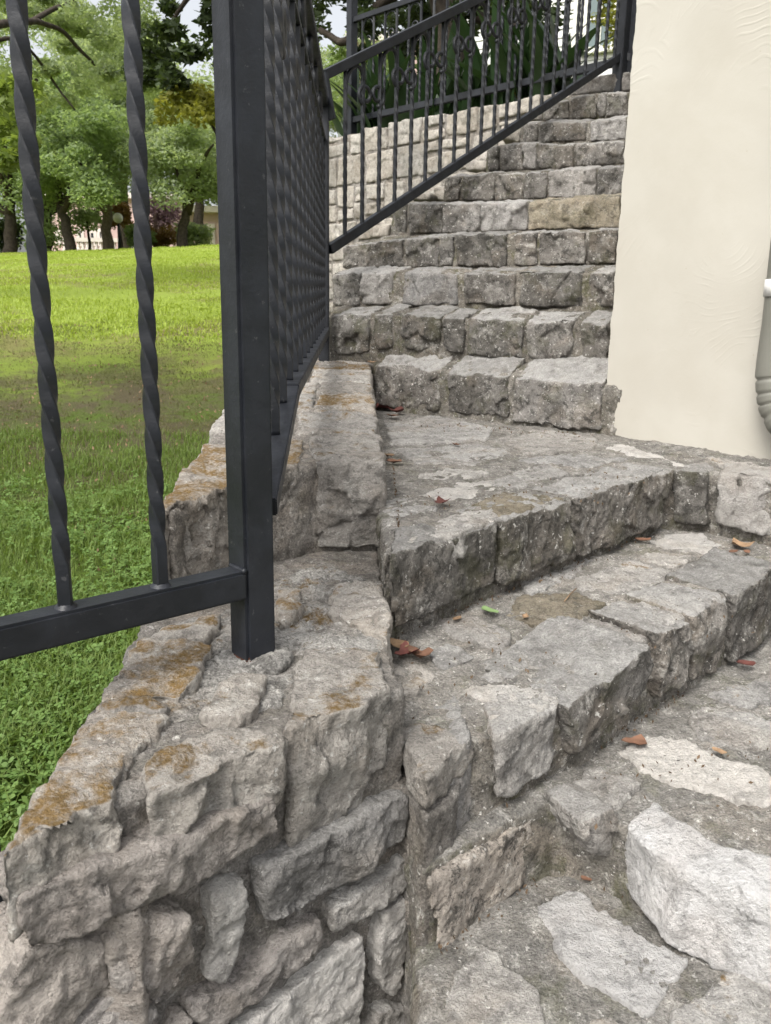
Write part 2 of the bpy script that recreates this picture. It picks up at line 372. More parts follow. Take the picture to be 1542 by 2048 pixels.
# =================================================================== GROUND
def ground_z(x, y):
    z = np.where(y < 4.2, -1.0 + .03 * np.clip(y - 1.6, 0, None), -.922 + .128 * (y - 4.2))
    z = np.where(y < 1.6, -1.0 - .27 * (1.6 - y), z)
    k = np.clip(y - 27, 0, None); z = z - .0105 * np.minimum(k, 12) ** 2 * 1.0 - np.clip(k - 12, 0, None) * .128
    z = z + .10 * np.sin(x * .17 + 1.1) * np.clip((y - 6) / 20, 0, 1) + .038 * x * np.clip((y - 10) / 18, 0, 1)
    return z
def terrain():
    ys = np.concatenate([np.arange(-6, 1, .5), np.arange(1, 8, .15), np.arange(8, 45, .8), np.arange(45, 160, 6), [200, 320, 600]])
    xs = np.concatenate([[-400, -200, -120], np.arange(-80, -12, 4), np.arange(-12, -4, .5), np.arange(-4, 1, .15), np.arange(1, 12, 1), np.arange(12, 80, 6), [120, 200, 400]])
    X, Y = np.meshgrid(xs, ys); Z = ground_z(X, Y)
    p = np.stack([X.ravel(), Y.ravel(), Z.ravel()], 1); p[:, 2] += fbm(p * 1.3, 3) * .03
    w = len(xs); f = [(j * w + i, j * w + i + 1, (j + 1) * w + i + 1, (j + 1) * w + i) for j in range(len(ys) - 1) for i in range(w - 1)]
    M = NT('lawn_ground'); tc = M.n('TexCoord').outputs['Object']
    yy = M.n('SeparateXYZ', Vector=M.n('NewGeometry').outputs['Position']).outputs[1]
    big = M.noise(tc, .55, 5, .6, .4); fine = M.noise(tc, 42, 8, .85)
    gr = M.mix(fine, (.06, .105, .016), (.125, .175, .035))
    sunlit = M.mix(fine, (.19, .265, .04), (.30, .37, .07))  # distant grass coloured brighter, sunlight painted into it
    dirt = M.mix(M.noise(tc, 14, 5, .7), (.07, .058, .034), (.14, .117, .073))
    far = M.ramp(M.math('ADD', yy, M.math('MULTIPLY', big, 7.)), 9.0, 12.0)
    c = M.mix(far, gr, sunlit)
    c = M.mix(M.math('MULTIPLY', M.ramp(M.noise(tc, .42, 6, .7, .6), .48, .6), .8), c, M.mix(far, dirt, (.19, .165, .075)))
    band = M.math('MULTIPLY', M.ramp(yy, 2.7, 4.2), M.ramp(yy, 6.2, 8.6, 1., 0.))
    c = M.mix(M.math('MULTIPLY', band, M.ramp(M.noise(tc, 1.7, 8, .8), .40, .56, .05, .95)), c, dirt)
    M.set(Base_Color=c, Roughness=.95, Specular_IOR_Level=.1); M.bump(fine, .9, .03)
    o = link('lawn', mesh('lawn', p, f, True), M.m, None, (0, 0, 0)); o['kind'] = 'structure'
terrain()

# =================================================================== LOWER STEPS, LANDING, UPPER FLIGHT (one staircase)
RD = np.array([.735, .678, 0]); RN = np.array([.678, -.735, 0])       # run of the lower nosings and their outward normal
Z3, Z1, Z0 = -.40, -.73, -.86
def z2at(p): return -.585 - .02 * np.clip(1.3 - p[1], -.3, .3) / .3
def t2(x, y):
    p = atz(x, y, -.585)
    for _ in range(3): p = atz(x, y, z2at(p))
    return p
def t3(x, y):                    # the landing falls a little to its front edge
    p = atz(x, y, Z3)
    for _ in range(3): p = atz(x, y, -.405 + .012 * np.clip(p[1] - 1.5, -.3, 1.4))
    return p
def t1(x, y): return atz(x, y, Z1)
def t0(x, y): return atz(x, y, Z0)
stairs = empty('stone_staircase', (.4, 1.6, -1.0), 'rough grey limestone staircase climbing between the iron railing and the cream plaster wall', 'staircase')
def holder(name, loc):
    o = bpy.data.objects.new(name, None); COL.objects.link(o); o.parent = stairs; o.location = Vector(loc) - stairs.location; o.empty_display_size = .05; return o
def core(parent, plan, zt, zb, mat='mortartread', voxel=.011, **k):
    top = [np.array([x, y, zt(np.array([x, y, 0])) if callable(zt) else zt]) for x, y in plan]
    v, f = prism(top, zb); body(parent, v, f, mat, voxel, **k)
def off(p, q, d): return (p[0] + q[0] * d, p[1] + q[1] * d)
# edges measured from the photograph
E3 = [t3(*p) for p in ((782, 1108), (995, 1050), (1150, 1000), (1343, 940))]; E3b = [t3(*p) for p in ((1346, 939), (1416, 944), (1542, 961))]
E2 = [t2(*p) for p in ((860, 1505), (938, 1482), (990, 1478), (1122, 1404), (1200, 1368), (1302, 1284), (1380, 1243), (1460, 1196), (1542, 1138))]
E1 = [t1(*p) for p in ((852, 1745), (958, 1690), (1062, 1633), (1135, 1602))]
s_low = [holder('step', (.3, 1.0, -.95)) for _ in range(1)]
# ---- bottom tread and two treads further down
h0 = holder('step', (.4, .9, -.95))
core(h0, [(.046, .80), (.02, .45), (.1, .25), (.45, .12), (1.3, .45), (1.6, 1.3), (.9, 1.9), (.3, 1.5), (.04, 1.2), (.056, 1.05)], Z0 - .001, -1.02, rough=.005, wav=.006)
hb = s_low[0]
core(hb, [(.02, .80), (.0, .0), (.55, -.2), (1.5, .2), (1.9, 1.2), (1.2, 1.2), (.3, .9)], -1.01, -1.18)
hb2 = holder('step', (.5, .2, -1.25)); core(hb2, [(-.40, .52), (.0, -.3), (.6, -.6), (1.8, -.1), (2.2, 1.0), (1.2, .9), (.3, .6)], -1.17, -1.5, voxel=.03)
hb3 = holder('step', (.5, .0, -1.6)); core(hb3, [(-.42, .45), (.0, -.7), (.7, -1.2), (2.4, -.6), (2.6, .8), (1.2, .7), (.3, .4)], -1.34, -1.7, voxel=.04)
def flag(parent, pts, fn, mat='tread', lift=.005, voxel=.005, rough=.004, wav=.004, deep=.05, rag=.012):
    fr = [fn(*p) + UP * lift for p in pts]
    stone(parent, fr, -UP * deep, mat, voxel, rough, .0, UP, rag=rag, wav=wav, wsc=11, soft=1)
for pts, m in ((Z7((640, 900), (720, 850), (800, 835), (880, 900), (1205, 1105), (1140, 1240), (1050, 1310), (900, 1230), (730, 1090), (690, 1010)), 'marble'),
               (Z7((270, 1250), (330, 1120), (440, 1065), (560, 1150), (640, 1230), (690, 1360), (300, 1420)), 'tread'),
               (Z7((1160, 1290), (1330, 1190), (1420, 1120), (1542, 1190), (1600, 1400), (1170, 1400)), 'tread'),
               (Z7((720, 1400), (900, 1330), (1080, 1390), (1060, 1520), (800, 1540)), 'tread')):
    flag(h0, pts, t0, m)
# ---- first riser with the white marble nosing
h1 = holder('step', (.4, 1.1, -.85))
mt = [t1(*p) for p in Z7((995, 560), (1070, 640), (1200, 730), (1440, 800), (1560, 850))]
def dn_(p, z): q = np.array(p); q[2] = z; return q
plan1 = [(p[0], p[1]) for p in (E1[0] - RN * .014, E1[1] - RN * .014, E1[2] - RN * .012, E1[3] - RN * .012)]
MX = unit(np.array([mt[-1][0] - mt[0][0], mt[-1][1] - mt[0][1], 0])); MN = np.array([MX[1], -MX[0], 0]); MN = MN if MN[1] < 0 else -MN
core(h1, plan1 + [tuple(t1(1215, 1632)[:2]), tuple((mt[-1] - MN * .015 + MX * .25)[:2]), (1.35, 1.4), (1.2, 2.1), (.9, 2.1), (.3, 1.6), (-.02, 1.3)], Z1 - .001, -1.0, rough=.005, wav=.006)
fr = [mt[0] + MN * .01, mt[1] + MN * .014, mt[2] + MN * .006, mt[3] + MN * .012, mt[4] + MX * .02]
fr += [dn_(p, z) for p, z in ((mt[4] + MX * .02 + MN * .01, Z0 - .01), (mt[3] + MN * .02, Z0 + .0), (mt[2] + MN * .02, Z0 + .012), (mt[0] + MN * .004, Z0 + .03))]
stone(h1, fr, -MN * .085 + UP * .006, 'marble', .005, .003, .004, rag=.004, wav=.002, soft=1)
RNp = RN
def riser(parent, pts, e, mat, depth=.1, voxel=.005, p0=None, **k):
    p0 = E1[0] if p0 is None else p0
    stone(parent, [onp(x, y, p0 + RN * e, RN) for x, y in pts], -RN * depth, mat, voxel, **k)
stone(h1, [onp(x, y, E1[0] + RN * .003, RN) for x, y in Z7((215, 800), (420, 690), (620, 548), (632, 610), (590, 800), (400, 965), (265, 1085), (232, 900))], (.035, .09, 0), 'tan', .0048, chisel=.006, rag=.004)
riser(h1, Z7((645, 580), (715, 540), (722, 640), (665, 745), (640, 720)), .0, 'pale', .07, chisel=.006)
flag(h1, Z7((762, 440), (870, 362), (1025, 432), (965, 505), (860, 530), (800, 520)), t1, 'tread', .007)
on = unit((.42, -.9, 0)); stone(h1, [onp(x, y, t1(1215, 1634) + on * .010, on) for x, y in Z7((800, 560), (870, 525), (945, 520), (972, 600), (935, 715), (860, 690), (812, 630))], -on * .09, 'grey', .005, .004, .010, rag=.004)
for pts, m in ((Z7((950, 300), (1040, 235), (1280, 290), (1560, 400), (1530, 500), (1200, 430), (1040, 365)), 'pale'),
               (Z7((1215, 200), (1240, 150), (1290, 120), (1560, 190), (1560, 285), (1420, 300), (1280, 250)), 'tread'),
               (Z7((1300, 80), (1560, -10), (1560, 115), (1420, 128)), 'tread')):
    flag(h1, pts, t1, m)
# ---- second riser: nosing stones F..K, tread stones
h2 = holder('step', (.4, 1.3, -.7))
front2 = [(p[0] - RN[0] * .010, p[1] - RN[1] * .010) for p in E2]
core(h2, [(.0, 1.13)] + front2[1:] + [(1.25, 2.0), (1.25, 2.4), (.8, 2.4), (.02, 1.6)], lambda p: z2at(p) - .001, -1.0, rough=.005, wav=.006)
def nosing(parent, pts, p0, depth, mat, fn_up=.004, **k):
    stone(parent, [onp(x, y, p0, RN) for x, y in pts], (-RN * depth if pts[0][0] > 1100 else np.array([-.01, depth * 1.1, 0])) + UP * fn_up, mat, .005, **k)
nosing(h2, Z7((225, 430), (300, 310), (383, 248), (402, 400), (390, 560), (300, 650), (238, 690), (222, 560)), E2[1] + RN * .002, .13, 'grey', chisel=.006)
nosing(h2, Z7((480, 240), (600, 180), (733, 102), (716, 220), (692, 365), (600, 430), (482, 492)), E2[2] + RN * .004, .17, 'grey', chisel=.007)
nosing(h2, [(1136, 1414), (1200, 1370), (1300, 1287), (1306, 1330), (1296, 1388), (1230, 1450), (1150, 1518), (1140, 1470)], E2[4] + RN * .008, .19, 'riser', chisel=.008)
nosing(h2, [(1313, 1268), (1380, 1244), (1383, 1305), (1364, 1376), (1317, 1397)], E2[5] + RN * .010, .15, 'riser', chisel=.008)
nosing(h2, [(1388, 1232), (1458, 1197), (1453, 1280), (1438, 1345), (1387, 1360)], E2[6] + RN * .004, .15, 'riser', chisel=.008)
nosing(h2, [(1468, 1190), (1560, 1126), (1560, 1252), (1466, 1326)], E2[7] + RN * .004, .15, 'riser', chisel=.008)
for pts, m in ((Z7((362, 60), (480, 35), (620, 50), (725, 95), (600, 170), (505, 205), (445, 110)), 'pale'),
               (Z7((90, 210), (200, 185), (380, 245), (300, 320), (215, 415), (140, 300)), 'cap2'),
               (Z6((930, 850), (960, 820), (1080, 830), (1215, 872), (1095, 930), (1040, 880)), 'tread'),
               (Z6((520, 870), (560, 800), (800, 785), (900, 820), (790, 890), (620, 910)), 'yellow'),
               (Z6((570, 1030), (700, 960), (880, 890), (1060, 905), (1080, 945), (950, 1030), (800, 1090), (600, 1070)), 'tread'),
               (Z6((1240, 710), (1300, 670), (1450, 665), (1530, 690), (1500, 735), (1390, 775), (1280, 745)), 'tread'),
               (Z6((1130, 785), (1200, 765), (1375, 800), (1300, 828), (1200, 830)), 'tread'),
               (Z6((1080, 590), (1130, 560), (1270, 560), (1365, 600), (1300, 628), (1150, 612)), 'pale'),
               (Z6((780, 740), (1000, 660), (1160, 700), (1120, 750), (950, 790), (800, 770)), 'tread'),
               (Z6((1010, 650), (1080, 632), (1250, 650), (1180, 690)), 'tread'),
               (Z6((250, 885), (400, 870), (550, 930), (500, 1010), (420, 985), (300, 940)), 'tread'),
               (Z6((210, 1010), (330, 985), (420, 1030), (280, 1085)), 'tread'),
               (Z6((85, 1060), (280, 1095), (150, 1175), (88, 1190)), 'cap2'),
               (Z6((560, 730), (760, 660), (860, 650), (770, 730), (620, 790)), 'tread')):
    flag(h2, pts, t2, m)
# ---- third riser and the landing
h3 = holder('landing', (.4, 2.2, -.5))
RN3 = np.array([E3[-1][1] - E3[0][1], -(E3[-1][0] - E3[0][0]), 0]); RN3 = unit(RN3)
c3 = [(p[0] - RN3[0] * .02, p[1] - RN3[1] * .02) for p in E3]
BX = unit(E3b[2] - E3b[0]); BX[2] = 0; BX = unit(BX); BN = np.array([BX[1], -BX[0], 0]); BN = BN if BN[1] < 0 else -BN
c3b = [tuple((p - BN * .010)[:2]) for p in E3b]
core(h3, [(.002, 1.405)] + c3 + c3b[1:] + [tuple((E3b[2] + BX * .5)[:2]), (1.7, 2.6), (.95, 3.2), (.3, 3.4), (-.12, 3.5), (-.07, 2.2), (-.02, 1.76)], lambda p: -.406 + .012 * np.clip(p[1] - 1.5, -.3, 1.4), -1.0, rough=.005, wav=.006)
def nos3(pts, k, depth, mat, **kw): stone(h3, [onp(x, y, E3[k] + RN3 * .006, RN3) for x, y in pts], (-RN3 * depth if k else np.array([.01, depth, 0])) + UP * .004, mat, .005, **kw)
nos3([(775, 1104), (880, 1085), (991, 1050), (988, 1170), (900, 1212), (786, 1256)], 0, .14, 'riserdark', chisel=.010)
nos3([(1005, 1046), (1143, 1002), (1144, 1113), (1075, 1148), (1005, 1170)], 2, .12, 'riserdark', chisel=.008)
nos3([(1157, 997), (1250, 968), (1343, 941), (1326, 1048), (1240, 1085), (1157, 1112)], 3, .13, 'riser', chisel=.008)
stone(h3, [onp(x, y, E3b[0] + BN * .002, BN) for x, y in ((1347, 940), (1414, 945), (1411, 1052), (1346, 1043))], -BN * .1, 'riserdark', .006, chisel=.008)
stone(h3, [onp(x, y, E3b[1] + BN * .012, BN) for x, y in ((1437, 945), (1560, 962), (1560, 1074), (1432, 1050))], -BN * .12 + UP * .01, 'pale', .006, chisel=.012)
for pts, m in ((Z6((175, 330), (300, 305), (430, 310), (460, 325), (330, 355), (215, 350)), 'tread'),
               (Z6((440, 370), (500, 340), (640, 295), (700, 300), (770, 325), (650, 355), (560, 385), (500, 382)), 'tread'),
               (Z6((215, 402), (330, 362), (480, 357), (495, 385), (370, 420), (250, 425)), 'pale'),
               (Z6((62, 428), (130, 415), (240, 430), (250, 460), (150, 490), (62, 510)), 'tread'),
               (Z6((120, 590), (250, 505), (470, 458), (500, 495), (300, 570)), 'tread'),
               (Z6((380, 442), (520, 397), (740, 422), (510, 495), (420, 470)), 'yellow'),
               (Z6((700, 400), (800, 360), (960, 310), (1140, 308), (800, 410)), 'tread'),
               (Z6((900, 225), (960, 210), (1150, 265), (1200, 295), (1050, 265)), 'pale'),
               (Z6((560, 270), (760, 250), (1000, 265), (860, 296), (700, 292)), 'tread'),
               (Z6((60, 130), (250, 100), (480, 150), (450, 200), (80, 210)), 'tread'),
               (Z6((490, 190), (700, 160), (880, 192), (860, 225), (600, 250)), 'tread'),
               (Z6((100, 232), (420, 212), (550, 240), (400, 290), (180, 292)), 'tread'),
               (Z6((1190, 290), (1300, 280), (1330, 310), (1240, 312)), 'tread'),
               (Z6((1290, 262), (1560, 300), (1560, 312), (1380, 300)), 'cap2')):
    flag(h3, pts, t3, m, .004, .006)

# ---- upper flight: nosing line, foot line and joints of each riser, in photo pixels; distances from the camera
FL = [  # (D left, D right, nosing polyline, foot polyline, joints)
 (3.30, 2.74, [(745, 726), (895, 744), (1027, 754), (1206, 769)], [(745, 812), (872, 828), (1013, 845), (1206, 868)], [(752, 879), (895, 1015), (1027, 1204)]),
 (3.47, 2.90, [(655, 631), (760, 627), (936, 636), (1056, 640), (1217, 644)], [(655, 716), (784, 700), (880, 710), (1000, 719), (1217, 736)], [(661, 738), (747, 784), (800, 881), (888, 929), (936, 1043), (1056, 1145), (1163, 1217)]),
 (3.66, 3.10, [(660, 546), (806, 543), (929, 546), (1050, 546), (1228, 541)], [(660, 612), (782, 613), (929, 614), (1050, 616), (1228, 620)], [(667, 720), (722, 784), (806, 913), (929, 1029), (1038, 1163), (1177, 1228)]),
 (3.86, 3.32, [(684, 493), (809, 477), (912, 469), (1030, 466), (1233, 459)], [(684, 540), (809, 538), (912, 536), (1030, 535), (1233, 531)], [(684, 804), (812, 878), (881, 906), (912, 1011), (1027, 1072), (1079, 1172), (1179, 1233)]),
 (4.02, 3.56, [(780, 415), (816, 405), (963, 406), (1057, 402), (1241, 390)], [(780, 472), (884, 470), (963, 467), (1057, 464), (1241, 458)], [(784, 812), (816, 884), (886, 961), (963, 1054), (1056, 1241)]),
 (4.20, 3.82, [(885, 356), (990, 345), (1043, 346), (1117, 341), (1247, 331)], [(885, 406), (990, 403), (1043, 402), (1117, 400), (1247, 393)], [(890, 920), (923, 988), (990, 1044), (1046, 1094), (1096, 1190), (1192, 1247)]),
 (4.40, 4.10, [(970, 296), (1000, 287), (1073, 285), (1117, 289), (1249, 280)], [(970, 347), (1043, 343), (1111, 341), (1249, 332)], [(975, 998), (1001, 1043), (1045, 1071), (1073, 1111), (1114, 1148), (1152, 1249)]),
 (4.62, 4.40, [(1040, 247), (1083, 243), (1177, 243), (1251, 235)], [(1040, 290), (1111, 289), (1177, 286), (1251, 280)], [(1046, 1077), (1079, 1175), (1180, 1251)]),
 (4.84, 4.70, [(1085, 212), (1141, 197), (1192, 187), (1255, 186)], [(1085, 245), (1141, 241), (1192, 239), (1255, 234)], [(1087, 1138), (1142, 1192), (1194, 1211), (1213, 1255)]),
 (5.06, 4.98, [(1140, 178), (1165, 168), (1205, 147), (1262, 140)], [(1140, 192), (1192, 187), (1262, 184)], [(1142, 1262)]),
]
def lerpx(poly, x):
    xs = [p[0] for p in poly]; return float(np.interp(x, xs, [p[1] for p in poly]))
UF = []
for (dl, dr, top, foot, joints) in FL:
    x0, x1 = top[0][0], top[-1][0]
    A = aty(x0, lerpx(top, x0), dl); B = aty(x1, lerpx(top, x1), dr)
    d = np.array([B[0] - A[0], B[1] - A[1], 0]); d = unit(d); n = np.array([d[1], -d[0], 0]); UF.append((A, B, d, n))
mats_up = ['riser', 'riserdark', 'grey', 'riser', 'riserdark']
for k, (dl, dr, top, foot, joints) in enumerate(FL):
    A, B, d, n = UF[k]; hk = holder('step', (A + B) / 2 - UP * .1)
    P3 = lambda x, y: onp(x, y, A, n)
    pr = []
    # mortar core: recessed behind the stones, rising to the foot of the next riser
    xs = sorted({p[0] for p in top}); front = [P3(x, lerpx(top, x)) - n * .010 - UP * .003 for x in xs]
    ext = front[-1] + d * (.5 if k < 9 else .3)
    if k < 9:
        A2, B2, d2, n2 = UF[k + 1]; ft = FL[k + 1][3]
        back = [onp(x, lerpx(ft, x), A2, n2) - n2 * .05 + UP * .008 for x in (ft[-1][0], (ft[0][0] + ft[-1][0]) / 2, ft[0][0])]
        back = [back[0] + d2 * .45] + back
        if k in (0,): back.append(front[0] - n * .25)
    else:
        back = [ext - n * 2.2, front[0] - n * 2.2]
    topv = front + [ext] + back
    v, f = prism(topv, min(p[2] for p in front) - (.32 if k else .4)); body(hk, v, f, 'mortar', .014, rough=.005, wav=.006)
    slope = .0
    if k < 9:
        fm = front[len(front) // 2]; bm_ = back[2]; slope = (bm_[2] - fm[2]) / max(.05, abs(np.dot(bm_ - fm, n)))
    for j, (xa, xb) in enumerate(joints):
        xm = (xa + xb) / 2; m = random.choice(mats_up)
        if k == 4 and j == 4: m = 'yellow'
        if k == 0: m = ('riser', 'riserdark', 'riser')[j]
        if k == 9: m = 'grey'
        if k >= 5 and m == 'riserdark' and random.random() < .5: m = 'riser'
        gap = .92 + .05 * random.random()
        def yb(x): a, b = lerpx(top, x), lerpx(foot, x); return a + (b - a) * gap
        sk = random.uniform(-2, 2); prt = random.uniform(0, .010)
        pts = [(xa + .5, lerpx(top, xa) + 2), (xm, lerpx(top, xm) + 1), (xb, lerpx(top, xb) + 2), (xb + sk, yb(xb)), (xm, yb(xm) + random.uniform(-1, 3)), (xa + sk, yb(xa))]
        dp = random.uniform(.13, .20)
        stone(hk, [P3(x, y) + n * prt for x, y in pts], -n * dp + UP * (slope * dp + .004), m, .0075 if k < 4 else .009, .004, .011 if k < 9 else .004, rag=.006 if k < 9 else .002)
# rubble at the left ends of the upper steps
for (x0, y0, x1, y1), D, m in (((742, 448, 778, 476), 4.15, 'light'), ((700, 482, 790, 492), 4.0, 'light'), ((892, 345, 984, 368), 4.5, 'light'), ((868, 372, 895, 402), 4.4, 'light'), ((820, 385, 862, 402), 4.35, 'light'),
                               ((1000, 250, 1038, 282), 4.9, 'light'), ((1052, 212, 1082, 240), 5.1, 'light'), ((960, 300, 975, 340), 4.7, 'light'), ((930, 318, 972, 342), 4.7, 'light')):
    n = UF[4][3]; p0 = aty((x0 + x1) / 2, y1, D)
    stone(h3, [onp(x, y, p0, n) for x, y in ((x0, y0 + 3), (x1, y0), (x1 - 2, y1), (x0 + 2, y1 - 1))], -n * .15, m, .01, .004, .010)

# =================================================================== LOW STONE WALL that carries the iron fence
lw = empty('retaining_wall', (-.2, 1.3, -1.2), 'low rubble limestone wall under the black iron fence with rust coloured lichen on its caps', 'wall')
WZ = -.50
def w1(x, y): return atz(x, y, WZ)
A1 = w1(0, 1708); B1 = w1(560, 1482); WD = unit(B1 - A1); WN = np.array([WD[1], -WD[0], 0])
def wf(x, y, e=0.): return onp(x, y, A1 + WN * e, WN)
cR = A1 + WD * .545; cB = np.array([.0, 1.70, WZ])
core(lw, [tuple((A1 + WD * .02 - WN * .02)[:2]), tuple((cR - WN * .02)[:2]), (.0, 1.22), (-.012, 1.72), (-.3, 1.75), (-.40, 1.30)], WZ - .010, -1.45, 'mortarwall', .009, rough=.005, wav=.005)
core(lw, [tuple((cR - WD * .1 - WN * .021)[:2]), tuple((cR - WN * .015)[:2]), tuple((E1[0] - RN * .008)[:2]), tuple((E1[0] + RD * .08 - RN * .02)[:2]), (.13, 1.3), (-.02, 1.3)], -.655, -1.45, 'mortarwall', .009, rough=.005, wav=.005)
body(lw, *prism([w1(*p) - UP * .007 for p in ((250, 1510), (560, 1395), (600, 1330), (765, 1340), (772, 1160), (640, 1120), (470, 1180), (300, 1260), (215, 1390))], WZ - .06), 'mortarcap', .007, rough=.006, wav=.006, name='mortar_bed')
def wallstone(pts, e, mat, depth=.09, **k): stone(lw, [wf(x, y, e + .005) for x, y in pts], -WN * depth, mat, .0045, ledge=.0025, wav=.004, rag=.003, **k)
# cap stones: outline of the top, thick slabs
def capstone(pts, mat, thick, z=WZ, **k):
    k.setdefault('chisel', .006); k.setdefault('rag', .007)
    stone(lw, [atz(x, y, z) for x, y in pts], -UP * thick, mat, .0048, fnor=UP, **k)
def capblock(top, front, mat, depth, e, **k):   # a nosing-type cap: front face outline, run back
    stone(lw, [wf(x, y, e) for x, y in front], -WN * depth + UP * .0, mat, .0048, **k)
def topfront(parent, top, bottom_z, mat, chisel=.012, fnor=None, vox=.0048, **k):
    """slab given by its top outline; the front splits are shaped by chisel against fnor"""
    stone(parent, top, np.array([0, 0, bottom_z]), mat, vox, .004, chisel, fnor=WN if fnor is None else fnor, rag=.0045, **k)
topfront(lw, [w1(*p) + UP * .004 for p in Z5((5, 1195), (140, 960), (290, 690), (390, 612), (600, 607), (655, 640), (600, 700), (510, 780), (445, 900), (440, 975), (230, 1075))], -.095, 'cap', chisel=.010)
topfront(lw, [w1(*p) + UP * .002 for p in Z5((570, 955), (570, 850), (590, 790), (700, 745), (900, 700), (1070, 695), (1078, 745), (830, 850))], -.085, 'cap2', chisel=.010)
topfront(lw, [w1(*p) + UP * .006 for p in Z5((1108, 720), (1112, 640), (1132, 470), (1180, 402), (1470, 412), (1490, 545), (1300, 640))], -.165, 'cap2', chisel=.010)
for pts, m, t in ((Z5((385, 580), (540, 342), (790, 342), (812, 362), (750, 500), (690, 560), (560, 560)), 'cap', .08),
                  (Z5((780, 590), (910, 467), (1020, 482), (1000, 560), (970, 620), (780, 638)), 'cap2', .05),
                  (Z5((1066, 150), (1180, 142), (1132, 270), (1068, 282)), 'cap', .05),
                  (Z5((1282, 125), (1440, 112), (1500, 232), (1503, 335), (1275, 230)), 'cap2', .12),
                  (Z5((565, 330), (640, 282), (860, 242), (850, 282), (790, 332)), 'cap2', .07),
                  (Z5((400, 575), (560, 565), (660, 572), (640, 600), (400, 606)), 'cap', .07)):
    capstone(pts, m, t, WZ + .009)
# collar of mortar round the post
a = w1(507, 1312); stone(lw, [a + np.array([math.cos(t) * .055, math.sin(t) * .048, .003]) for t in np.linspace(0, 2 * math.pi, 12, endpoint=False)], -UP * .03, 'mortarcap', .004, .004, .0, UP, name='mortar_collar', rag=.005)
# face stones
wallstone(Z8((80, 610), (480, 452), (800, 322), (1120, 185), (1140, 330), (900, 500), (560, 652), (340, 752), (150, 830), (90, 720)), .012, 'rock', chisel=.010)
wallstone(Z8((15, 960), (110, 805), (270, 770), (425, 780), (470, 950), (300, 1130), (-20, 1180)), -.004, 'rock', chisel=.007)
wallstone(Z8((432, 800), (560, 690), (770, 657), (790, 870), (640, 1050), (480, 970)), .006, 'rock', chisel=.009)
wallstone(Z8((300, 1150), (480, 985), (640, 1065), (560, 1200), (300, 1260)), -.002, 'rock', chisel=.006)
wallstone(Z8((870, 590), (1000, 530), (1020, 640), (975, 830), (920, 955), (850, 940), (860, 800)), -.002, 'pale', chisel=.005)
wallstone([(525, 1745), (631, 1680), (760, 1615), (828, 1592), (815, 1680), (730, 1740), (620, 1820), (545, 1847)], .004, 'grey', chisel=.009)
wallstone([(670, 1826), (760, 1760), (840, 1702), (851, 1726), (800, 1790), (676, 1871)], .0, 'grey', chisel=.005)
wallstone(Z8((782, 1050), (1000, 950), (1160, 782), (1318, 692), (1325, 800), (1100, 980), (900, 1130), (790, 1110)), .002, 'rock', chisel=.006)
wallstone(Z8((960, 1150), (1250, 932), (1478, 762), (1490, 900), (1455, 1150), (1200, 1200)), .0, 'pale', chisel=.006)
wallstone(Z7((32, 1100), (62, 930), (160, 850), (190, 930), (150, 1080), (100, 1240), (50, 1220)), .004, 'pale', chisel=.005)
wallstone(Z7((0, 1420), (40, 1300), (170, 1268), (190, 1400)), .004, 'grey', chisel=.005)
wallstone(Z7((215, 1192), (290, 1132), (282, 1220), (240, 1240)), .02, 'tan', chisel=.005)
wallstone(Z8((640, 1230), (760, 1080), (800, 1140), (930, 1150), (900, 1300)), -.002, 'rock', chisel=.005)
stone(lw, [wf(806, 1690, -.004), onp(866, 1690, E1[0] - RN * .008, RN), onp(868, 1910, E1[0] - RN * .008, RN), onp(856, 2075, E1[0] - RN * .02, RN), wf(800, 2075, -.006)], (0, .10, 0), 'mortarwall', .006, .005, .003, WN, name='mortar_joint', rag=.004)
stone(lw, [onp(x, y, E1[0] - RN * .016, RN) for x, y in ((838, 1868), (862, 1856), (866, 1905), (842, 1925))], (0, .05, 0), 'grey', .0048, .004, .005, WN, rag=.004)
# left flank stones
for k in range(3):
    y0 = .95 + .0; pass
# raised rear part of the wall
def w2z(y): return -.31 + .061 * (y - 1.7)
WR = [np.array([x, y, w2z(y)]) for x, y in ((-.003, 1.70), (-.03, 2.2), (-.055, 2.8), (-.075, 3.42))]
WL = [np.array([x, y, w2z(y)]) for x, y in ((-.386, 1.30), (-.45, 2.2), (-.46, 2.8), (-.47, 3.5))]
v, f = prism([WR[0] + np.array([-.012, .02, -.008]), WR[1] + np.array([-.012, 0, -.008]), WR[3] + np.array([-.012, .05, -.008]), WL[3] + np.array([.012, .05, -.008]), WL[1] + np.array([.012, 0, -.008]), WL[0] + np.array([.015, .03, -.008]), np.array([-.31, 1.54, w2z(1.5) - .008]), np.array([-.15, 1.70, w2z(1.7) - .008])], -1.4)
body(lw, v, f, 'mortarwall', .011, rough=.005, wav=.006)
def w2p(u, y):                     # u 0 at the right edge, 1 at the left edge
    xr = np.interp(y, [1.70, 2.2, 2.8, 3.42], [-.003, -.03, -.055, -.075]); xl = np.interp(y, [1.3, 2.2, 2.8, 3.5], [-.386, -.45, -.46, -.47])
    return np.array([xr + (xl - xr) * u, y, w2z(y)])
topfront(lw, [w2p(.0, 1.70), w2p(.0, 1.96), w2p(.20, 2.0), w2p(.40, 1.94), w2p(.385, 1.80), w2p(.34, 1.69)], -.185, 'cap2', .014, np.array([0, -1., 0]))
topfront(lw, [w2p(.43, 1.68), w2p(.43, 1.92), w2p(.62, 1.94), w2p(.62, 1.60)], -.18, 'cap', .014, np.array([0, -1., 0]))
topfront(lw, [w2p(.66, 1.56), w2p(.66, 1.90), w2p(.96, 1.85), w2p(1.0, 1.33), w2p(.80, 1.45)], -.185, 'cap', .012, WN)
yy = 1.99
